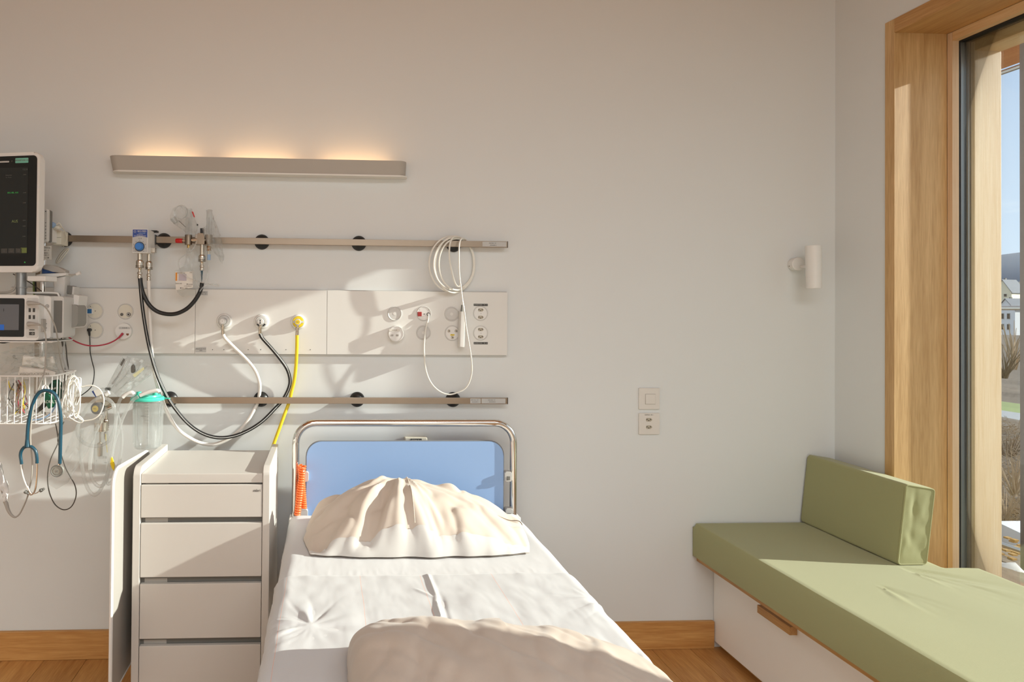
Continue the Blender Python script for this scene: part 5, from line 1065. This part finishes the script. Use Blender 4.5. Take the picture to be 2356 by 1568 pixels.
# ------------------------------------------------------------------ wire basket with its contents
BX1, BYf, BYb = -.905, -.40, -.20; bz1 = W(60, 865, Y=BYf).z; bz0 = W(60, 975, Y=BYf).z
bk = thing('wire_basket', 'white wire basket full of bagged cables at the left edge', 'basket', (-1.07, -.30, bz0))
BL = -1.27
def plan(z, s=0):
    r = .045; o = [Vector((BL, BYb, z)), Vector((BL, BYf+s, z))]
    for k in range(7): a = -PI/2+PI/2*k/6; o.append(Vector((BX1-s-r+r*math.cos(a), BYf+s+r+r*math.sin(a), z)))
    o.append(Vector((BX1-s, BYb, z))); return o
obj('rim', tube(B(), plan(bz1), .0032, 6, 1, True), 'white_plastic', bk); obj('base_rim', tube(B(), plan(bz0, .004), .0026, 6, 1, True), 'white_plastic', bk)
def along(P, d):
    for a, b in zip(P, P[1:]):
        L_ = (b-a).length
        if d <= L_: return a.lerp(b, d/L_)
        d -= L_
    return P[-1]
Pt, Pb = plan(bz1)[1:], plan(bz0, .004)[1:]; Ltot = sum((b-a).length for a, b in zip(Pt, Pt[1:])); d = .01; wires = []
while d < Ltot-.005:
    wires.append(obj('wire', tube(B(), [along(Pt, d), along(Pb, d*.985)], .0019, 5, 1), 'white_plastic', bk)); d += .0235
for k in range(14): x = BL+.02+k*(BX1-BL-.03)/13; obj('base_wire', tube(B(), [Vector((x, BYf+.006, bz0)), Vector((x, BYb, bz0))], .0017, 5, 1), 'white_plastic', bk)
hk = thing('basket_hook', 'small white wire hook on the basket front holding the stethoscope', 'hook', W(104, 890, Y=BYf))
obj('wire', tube(B(), [W(x, y, Y=Y) for x, y, Y in ((104, 868, -.404), (104, 893, -.405), (103, 902, -.425), (99, 905, -.440), (97, 896, -.443), (98, 889, -.43), (104, 886, -.42), (110, 889, -.43), (113, 898, -.443), (115, 905, -.445))], .0026, 6, 4), 'white_plastic', hk)
sh_ = thing('side_hook', 'rectangular white wire hook with cable bundle on the right of the basket', 'hook', W(172, 885, Y=-.3))
obj('wire', tube(B(), [W(x, y, Y=-.30) for x, y in ((154, 862), (163, 858), (172, 853))], .003, 6, 1), 'white_plastic', sh_)
for dx, Yh in ((0, -.30), (-5, -.31)): obj('wire', tube(B(), [W(x+dx, y+(4 if dx else 0), Y=Yh) for x, y in ((162, 873), (162, 869.5), (184, 868.5), (186, 870), (186, 899), (184, 901), (173, 901), (172, 904), (163, 904), (162, 900), (162, 880))], .0023, 6, 1, True), 'white_plastic', sh_)
wb = thing('cable_bundle', 'bundle of white cable loops hanging on the hook right of the basket', 'cable', W(170, 920, Y=-.32))
for i, (cx, cy, rx, ry, ro) in enumerate(((164, 905, 15, 42, .15), (168, 915, 16, 48, .05), (160, 912, 13, 50, .22), (173, 908, 11, 40, -.05), (166, 925, 18, 42, .1), (158, 920, 12, 45, .28), (170, 900, 14, 34, .0), (176, 915, 9, 46, .02))):
    pts = [W(cx+rx*math.cos(2*PI*k/18)*math.cos(ro)-ry*math.sin(2*PI*k/18)*math.sin(ro), cy+rx*math.cos(2*PI*k/18)*math.sin(ro)+ry*math.sin(2*PI*k/18)*math.cos(ro), Y=-.318-.004*i+.012*math.cos(2*PI*k/18+i)) for k in range(18)]
    obj('turn', tube(B(), pts, .0021, 6, 3, True), 'white_cable', wb)
obj('turn', tube(B(), [W(x, y, Y=-.33) for x, y in ((148, 935), (140, 928), (143, 938), (152, 952), (168, 965), (184, 972), (191, 966), (180, 955), (165, 943), (157, 930))], .0023, 6, 5), 'white_cable', wb)
obj('dark_turn', tube(B(), [W(x, y, Y=-.30) for x, y in ((163, 858), (155, 872), (148, 888), (144, 905), (148, 930))], .0024, 6, 4), 'grey_cable', wb)
wl_ = hose('cable_loop', [(x, y, -.32) for x, y in ((178, 888), (190, 889), (202, 886.5), (215, 887), (228, 894), (236, 906), (239, 921), (236, 938), (228, 954), (214, 964), (200, 967), (190, 967), (178, 958), (165, 945), (155, 932))], .0024, 'white_cable', 'large white cable loop right of the basket in front of the suction gauge', 'cable')
cg = thing1('cable_bag', bag(B(), [(-10, 880), (20, 870), (30, 905), (32, 950), (20, 968), (-10, 968)], -.34, .03, 7, .014, 11), 'bag_thick', 'clear bag with grey and blue leads at the far left of the basket', 'bag')
lb2 = thing('lead_bag', 'clear bag of brown and red sensor leads in the middle of the basket', 'bag', W(45, 920, Y=-.34))
obj('bag', bag(B(), [(22, 872), (45, 868), (66, 872), (64, 910), (60, 955), (40, 958), (28, 950), (22, 915)], -.335, .028, 7, .012, 12), 'bag_film', lb2)
rnd = random.Random(3)
for i in range(16):
    mt_ = rnd.choice(['copper', 'brown_wire', 'brown_wire', 'red_cable', 'warm_grey', 'grey_cable', 'dark_cable', 'yellow']) if i != 3 else 'yellow'
    x0 = rnd.uniform(24, 50); ph = rnd.uniform(0, 6)
    obj('lead', tube(B(), [W(x0+k*rnd.uniform(.2, 3.2)+7*math.sin(ph+k*.9), 878+k*12+rnd.uniform(-4, 4), Y=-.335+.018*math.sin(ph+k)) for k in range(7)], .0016, 5, 4), mt_, lb2)
gcf = thing('pressure_cuff', 'rolled dark green blood pressure cuff with white print in the basket', 'cuff', W(125, 900, Y=-.30))
obj('roll', bag(B(), [(113, 884), (122, 874), (134, 872), (144, 880), (147, 898), (143, 915), (132, 926), (120, 922), (113, 905)], -.29, .03, 7, .006, 14), 'green_dark', gcf)
obj('flap', bag(B(), [(96, 900), (112, 896), (124, 905), (130, 925), (124, 936), (112, 940), (104, 925)], -.33, .016, 6, .006, 15), 'green_cuff', gcf)
txt('ADULT', W(115, 924, Y=-.352), .014, 'print_white', gcf, rot=(PI/2, 0, 0)); txt('CUFF 11', W(129, 893, Y=-.326), .011, 'print_white', gcf)
gt = thing('cuff_tubing', 'grey and blue cuff tubing curled at the bottom of the basket', 'tubing', W(110, 950, Y=-.32))
obj('tube', tube(B(), [W(x, y, Y=-.31) for x, y in ((80, 946), (92, 938), (104, 924), (110, 912))], .0055, 8, 4), 'dark_grey', gt); obj('tube', tube(B(), [W(x, y, Y=-.30) for x, y in ((84, 948), (98, 938), (108, 928), (112, 918))], .0045, 8, 4), 'dark_cable', gt)
obj('blue_tube', tube(B(), [W(x, y, Y=-.33) for x, y in ((75, 966), (92, 964), (108, 957), (120, 946), (129, 930), (134, 915))], .0028, 8, 4), 'light_blue', gt)
for i in range(4): v = W(97+i*2.2, 947+i*1.3, Y=-.33); obj('connector_rib', cyl(B(), v, v+Vector((.004, -.012, .004)), .0035, seg=10), 'mid_grey', gt)
wp = thing('wipes_packet', 'white folded packets lying in clear film on top of the basket', 'packet', W(80, 855, Y=-.30))
obj('packet', bag(B(), [(53, 818), (58, 816), (84, 820), (103, 820), (106, 842), (96, 846), (70, 842), (50, 840)], -.30, .012, 6, .006, 20), 'paper', wp)
obj('packet', bag(B(), [(46, 843), (75, 846), (108, 848), (128, 856), (126, 864), (80, 866), (42, 862)], -.33, .014, 6, .006, 21), 'paper', wp)
obj('packet', bag(B(), [(104, 824), (122, 819), (128, 834), (120, 848), (108, 846)], -.28, .012, 6, .008, 22), 'paper', wp)
txt('WISCHTUCH STERIL', W(80, 860, Y=-.352), .011, 'print_grey', wp); 
tag(obj('film_bag', bag(B(), [(-20, 840), (0, 812), (30, 800), (70, 792), (110, 790), (125, 808), (132, 840), (140, 862), (80, 868), (0, 868), (-20, 866)], -.27, .05, 9, .03, 25), 'bag_film'), 'big clear plastic bag rising out of the basket below the module', 'bag')
tag(obj('film_bag', bag(B(), [(66, 868), (100, 866), (118, 872), (112, 890), (96, 905), (80, 960), (66, 955)], -.34, .02, 8, .012, 26), 'bag_film'), 'small clear bag in the basket between the lead bag and green cuff', 'bag')

# ------------------------------------------------------------------ stethoscope
st = thing('stethoscope', 'teal blue stethoscope hanging over the hook in front of the basket', 'stethoscope', W(105, 898, Y=-.44))
YS = -.445; S_ = lambda L_, Y=YS: [W(x, y, Y=Y) for x, y in L_]
obj('tube', tube(B(), S_(((137.5, 1066), (138.5, 1040), (139.5, 1000), (140, 965), (137, 935), (131, 914), (121, 902), (108, 898), (97, 899), (87, 906), (78, 922), (70, 948), (65, 975), (63, 1000), (62.5, 1018))), .0056, 12, 6), 'teal_tube', st)
obj('yoke', tube(B(), S_(((62.5, 1010), (62.5, 1020), (62.5, 1027))), [.0056, .0090], 12, 3), 'teal_tube', st)
obj('yoke_arm', tube(B(), S_(((63, 1026), (55, 1029), (49, 1037), (47, 1047), (48.5, 1058), (49.5, 1067))), .0052, 12, 5), 'teal_tube', st); obj('yoke_arm', tube(B(), S_(((62, 1026), (72, 1027), (80, 1034), (83.5, 1043), (85, 1055), (85, 1065))), .0052, 12, 5), 'teal_tube', st)
obj('ear_tube', tube(B(), S_(((49.5, 1066), (51, 1080), (55, 1098), (61, 1114), (68, 1128), (73, 1135))), .0030, 8, 5), 'chrome', st); obj('ear_tube', tube(B(), S_(((85, 1064), (85, 1080), (84, 1100), (82, 1120), (78, 1132), (72, 1137), (66, 1135))), .0030, 8, 5), 'chrome', st)
obj('ear_tube', tube(B(), S_(((78, 1135), (85, 1133), (91, 1128))), .0017, 8, 3), 'chrome', st)
for a, b in (((56, 1129), (65, 1135)), ((91, 1129), (103, 1123))):
    p0, p1 = W(*a, Y=YS), W(*b, Y=YS); obj('ear_tip', lathe(B(), p0, p1-p0, [(0, 0), (.005, .001), (.0062, .004), (.0055, .009), (.003, .011), (.0045, .013), (.003, .018), (0, .018)], 14), 'mid_grey', st)
v = W(132.5, 1082, Y=YS); ch = obj('chest_piece', lathe(B(), v+Vector((0, .008, 0)), (.1, -1, 0), [(.010, 0), (.0185, .002), (.0190, .006), (.0190, .011), (.0178, .012), (0, .012)], 32), mat('chest_grey', (150, 148, 140), .45, .4), st)
obj('chest_rim', ring(B(), v+Vector((-.0004, -.004, 0)), (.1, -1, 0), .0178, .0022, 32, 8), 'mid_grey', st); obj('diaphragm_ring', ring(B(), v+Vector((0, -.0048, 0)), (.1, -1, 0), .0115, .0005, 28, 5), 'mid_grey', st); txt('x', v+Vector((0, -.0052, 0)), .014, 'print_grey', ch)
obj('stem', cyl(B(), W(137.5, 1064, Y=YS), W(135, 1070, Y=YS), .0052, seg=14), 'chrome', st)
# dark cable loop beside it
lc = hose('cable_loop', [(x, y, Y) for x, y, Y in ((128, 975, -.3), (131, 990, -.33), (134, 1010, -.36), (133, 1020, -.38), (126, 1035, -.39), (117, 1055, -.40), (111, 1080, -.40), (109.5, 1103, -.40), (112, 1125, -.40), (117, 1142, -.40), (126, 1159, -.40), (138, 1169, -.40), (150, 1172, -.40), (163, 1166, -.40), (172, 1151, -.40), (175.5, 1133, -.40), (172, 1115, -.40), (163, 1098, -.40), (152, 1078, -.395), (144, 1055, -.385), (137, 1030, -.37), (133, 1008, -.36), (140, 985, -.33), (147, 970, -.3))], .0018, 'dark_cable', 'thin dark cable hanging in a drop shaped loop behind the stethoscope', 'cable', n=4)
# white wrapped probe at the very left
wp2 = thing('wrapped_probe', 'white wrapped probe with grey tail hanging at the far left edge', 'probe', W(8, 1100, Y=-.42))
obj('wrap', bag(B(), [(-12, 1050), (0, 1063), (10, 1100), (16, 1117), (20, 1128), (18, 1148), (14, 1158), (10, 1155), (6, 1140), (0, 1112), (-12, 1085)], -.42, .018, 7, .008, 31), 'white_plastic', wp2)
obj('tail', tube(B(), [W(x, y, Y=-.42) for x, y in ((12, 1152), (15, 1160), (19, 1173), (26, 1184), (34, 1189), (41, 1186))], [.0075, .0022], 10, 4), 'warm_grey', wp2)
tag(obj('tube_package', bag(B(), [(196, 925), (232, 925), (248, 945), (222, 1000), (190, 1055), (156, 1110), (130, 1125), (108, 1112), (112, 1098), (140, 1060), (170, 990)], -.22, .014, 9, .006, 33), 'bag_film'), 'long clear empty sleeve bag hanging slanted below the suction gauge', 'bag')
for i, (P, lb) in enumerate((([(244, 893), (262, 858), (284, 816), (301, 822), (285, 850), (254, 898)], 'leftmost clear catheter packet fanned out behind the suction gauge'), ([(252, 898), (280, 858), (302, 822), (332, 828), (310, 862), (266, 905)], 'middle clear catheter packet with dark tip in the fan'), ([(262, 905), (300, 870), (332, 828), (352, 842), (348, 862), (300, 898), (272, 912)], 'rightmost clear catheter packet in the fan, over the wall'))):
    t = thing('catheter_packet', lb, 'packet', W(P[0][0], P[0][1], Y=-.08-.01*i), 0, 'catheter packets')
    obj('film', bag(B(), P, -.08-.012*i, .006, 7, .006, 40+i), 'bag_thick', t)
    a, b = W(P[0][0]+14, P[0][1]-10, Y=-.082-.012*i), W(P[2][0]+6, P[2][1]+14, Y=-.082-.012*i); obj('catheter', tube(B(), [a, a.lerp(b, .5)+Vector((.004, 0, 0)), b], .0028, 7, 4), ('light_grey', 'clear_tube', 'clear_tube')[i], t)
    if i == 1: obj('dark_tip', blob(B(), W(306, 848, Y=-.097), (.010, .004, .017), 3, 2, .3), 'mid_grey', t)
    if i == 0: obj('print_strip', prism(B(), [(v.x, v.z) for v in (W(276, 838, Y=-.09), W(284, 824, Y=-.09), W(288, 827, Y=-.09), W(280, 842, Y=-.09))], 'y', -.0905, -.0895), 'mid_grey', t)
    if i == 2: obj('yellow_strip', prism(B(), [(v.x, v.z) for v in (W(305, 862, Y=-.118), W(330, 844, Y=-.118), W(332, 849, Y=-.118), W(310, 868, Y=-.118))], 'y', -.1185, -.1175), 'tag_orange' if False else mat('straw', (206, 200, 160), .6), t)

# ------------------------------------------------------------------ suction regulator with trap bottle
su = thing('suction_regulator', 'suction regulator with yellow dial and clear trap bottle on the lower rail', 'regulator', W(235, 940, Y=-.12)); YG = -.13
v = W(225, 939.5, Y=YG); obj('dial_rim', lathe(B(), v+Vector((0, .03, 0)), (-.25, -1, 0), [(.0195, 0), (.0205, .012), (.0215, .018), (.0215, .030), (.019, .033), (0, .033)], 36), 'black_plastic', su)
d = obj('dial', cyl(B(), v+Vector((-.008, -.001, 0)), v+Vector((-.0085, -.004, 0)), .0118, seg=28), 'yellow', su, label='yellow dial'); txt('VAC', v+Vector((-.0085, -.0046, 0)), .007, 'print_black', d)
obj('body', lathe(B(), W(233, 936, Y=-.10), (-.25, -1, 0), [(.018, -.04), (.019, -.02), (.0185, .0), (.015, .008), (0, .008)], 24), 'nickel', su)
obj('port', cyl(B(), W(236, 944, Y=-.10), W(256, 936, Y=-.08), .006, seg=14), 'nickel', su)
obj('rail_clamp', box(B(), W(228, 910, Y=-.05)-Vector((.01, .012, .03)), W(242, 910, Y=-.05)+Vector((.01, .018, .005)), .003), 'steel', su)
obj('stem', lathe(B(), W(233, 953, Y=YG), (0, 0, -1), [(.006, 0), (.006, .008), (.009, .009), (.009, .018), (.006, .019), (.006, .032), (.010, .033), (.010, .040), (0, .040)], 16), 'nickel', su)
coupling(244, 945, 1010, -.10, .75, su)
vcyl(233, 970, 990, .0260, 'nickel', 'bottle_cap', Y=YG, par=su, prof=[(1, 0), (1, .1), (.96, .12), (.96, .9), (1, .92), (1, 1), (0, 1)])
vcyl(232, 989, 1088, .0255, 'canister', 'trap_bottle', Y=YG, par=su, prof=[(0, .03), (.3, .02), (.85, 0), (1, .03), (1, .86), (.93, .94), (.8, 1), (0, 1)])
vcyl(230, 985, 1046, .0038, 'steel', 'dip_tube', Y=YG, par=su); vcyl(230, 1018, 1048, .0095, 'steel', 'float', Y=YG, par=su)
for y in (1050, 1053): txt('MAX LEVEL 100', W(236, y, Y=YG-.028), .0045, 'print_grey', su)
txt('CE', W(243, 1064, Y=YG-.028), .007, 'print_grey', su); txt('J', W(222, 1059, Y=YG-.028), .008, 'print_grey', su)
obj('yellow_rod', tube(B(), [W(243, 998, Y=YG), W(244, 1015, Y=YG), W(247, 1040, Y=YG)], .0015, 6, 3), mat('pale_yellow', (226, 204, 120), .4), su)
sv = thing('suction_valve', 'clear valve head with blue tag on top of the suction regulator', 'valve', W(240, 903, Y=-.11))
obj('dome', blob(B(), W(237, 901, Y=-.12), (.020, .016, .015), 4, 3, .08), 'clear_rigid', sv); obj('knob', cyl(B(), W(243, 907, Y=-.14), W(251, 902, Y=-.14), .0085, seg=18), 'white_plastic', sv)
obj('blue_tag', prism(B(), [(q.x, q.z) for q in (W(211, 900, Y=-.14), W(216, 897, Y=-.14), W(225, 911, Y=-.14), W(221, 914, Y=-.14))], 'y', -.141, -.138), 'blue_label', sv); obj('card', prism(B(), [(q.x, q.z) for q in (W(215, 898, Y=-.145), W(228, 894, Y=-.145), W(234, 906, Y=-.145), W(222, 912, Y=-.145))], 'y', -.146, -.144), 'paper', sv)
obj('black_cap', box(B(), W(246, 895, Y=-.11)-Vector((.006, .006, .004)), W(253, 895, Y=-.11)+Vector((.002, .006, .006)), .001), 'dark_grey', sv)
# suction canister
ca_ = thing('suction_canister', 'clear suction canister with mint green lid hanging on the lower rail', 'canister', W(339, 1028, Y=-.13)); YC = -.125
b0 = W(340, 1028, Y=YC); t0 = W(340, 917, Y=YC); Hc = t0.z-b0.z
obj('vessel', lathe(B(), (b0.x, YC, b0.z), (0, 0, 1), [(0, .004), (.040, .002), (.0475, 0), (.0500, .006), (.0535, Hc*.7), (.0555, Hc), (.0540, Hc), (.0520, Hc*.7), (.0485, .008), (.0470, .004), (0, .006)], 44), 'canister', ca_)
for an in range(8): q = Vector((math.cos(an*PI/4+.3), math.sin(an*PI/4+.3), 0)); obj('rib', tube(B(), [Vector((b0.x, YC, b0.z+.02))+q*.0515, Vector((b0.x, YC, t0.z-.03))+q*.0545], .0012, 5, 1), 'clear_tube', ca_)
ld_ = obj('lid', lathe(B(), (t0.x, YC, t0.z-.004), (0, 0, 1), [(.058, 0), (.0620, .001), (.0625, .006), (.060, .008), (.058, .012), (.048, .0145), (.046, .020), (.040, .022), (0, .0225)], 44), 'teal_lid', ca_)
obj('lid_tab', tube(B(), [Vector((t0.x+.06, YC, t0.z+.002)), Vector((t0.x+.078, YC-.006, t0.z+.002)), Vector((t0.x+.082, YC, t0.z+.002)), Vector((t0.x+.076, YC+.006, t0.z+.002)), Vector((t0.x+.06, YC+.004, t0.z+.002))], .0018, 6, 4), 'teal_lid', ca_)
obj('lid_port', cyl(B(), (t0.x-.03, YC-.01, t0.z+.012), (t0.x-.03, YC-.01, t0.z+.028), .011, .009, 20), 'teal_lid', ca_); obj('lid_port', cyl(B(), (t0.x+.03, YC-.01, t0.z+.012), (t0.x+.03, YC-.01, t0.z+.030), .011, .009, 20), 'teal_lid', ca_)
obj('elbow', tube(B(), [W(x, y, Y=-.165) for x, y in ((282, 913), (288, 908), (296, 904), (304, 903), (307, 907))], .0078, 12, 4), 'white_plastic', ca_)
obj('elbow', tube(B(), [W(x, y, Y=-.18) for x, y in ((322, 909), (334, 904), (348, 900), (362, 898), (366, 902))], .0075, 12, 4), 'white_plastic', ca_)
txt('1000 ml', W(330, 957, Y=YC-.058), .007, 'print_grey', ca_)
for i in range(6): v = W(338, 935+i*7, Y=YC-.0585); obj('level_mark', box(B(), v-Vector((.008, .0003, .0003)), v+Vector((.008, .0003, .0003))), 'frame_grey', ca_)
obj('bracket', box(B(), (t0.x-.02, -.075, t0.z-.02), (t0.x+.03, -.043, t0.z+.01), .003), 'white_plastic', ca_)
sg = (('left clear suction tube from the canister port dropping in a long narrow loop', [(284, 911), (277, 918), (271, 934), (270, 948), (274, 965), (279, 990), (280, 1015), (278, 1040), (272, 1075), (262, 1100), (250, 1113), (244, 1100)], -.165),
      ('right clear suction tube crossing from the canister lid to the lowest loop', [(318, 912), (306, 920), (293, 940), (282, 962), (276, 982), (268, 1000), (262, 1022), (257, 1050), (248, 1085), (238, 1112), (228, 1131), (217, 1138), (207, 1131), (199, 1116), (192, 1090), (187, 1055), (186, 1020), (189, 985)], -.19),
      ('clear suction tube looping round in front of the regulator dial', [(240, 916), (252, 920), (262, 932), (266, 950), (266, 975), (260, 997), (250, 1014), (236, 1023), (218, 1026), (200, 1022), (186, 1012), (179, 1000), (178.5, 985), (184, 968), (195, 948), (207, 930), (220, 918), (232, 914)], -.185),
      ('clear suction tube hanging from the bottle cap in a deep loop', [(227, 978), (219, 992), (214, 1015), (210, 1045), (207, 1070), (209, 1092), (216, 1108), (228, 1118), (240, 1112), (248, 1092), (254, 1060), (260, 1020), (265, 985), (268, 955)], -.20))
for lb, P, Yt in sg: hose('suction_tube', [(x, y, Yt) for x, y in P], .0062, 'clear_tube', lb, 'tubing', 'suction tubes')
v0, v1 = W(256, 1052, Y=-.2), W(262, 1080, Y=-.2)
o = obj('yellow_clip', prism(B(), [(q.x, q.z) for q in (W(255, 1053, Y=-.2), W(258, 1050, Y=-.2), W(264, 1068, Y=-.2), W(263, 1082, Y=-.2), W(258, 1076, Y=-.2), W(254, 1064, Y=-.2))], 'y', -.205, -.197, .001), 'yellow'); tag(o, 'small bright yellow clip on the suction tubes beside the trap bottle', 'clip')
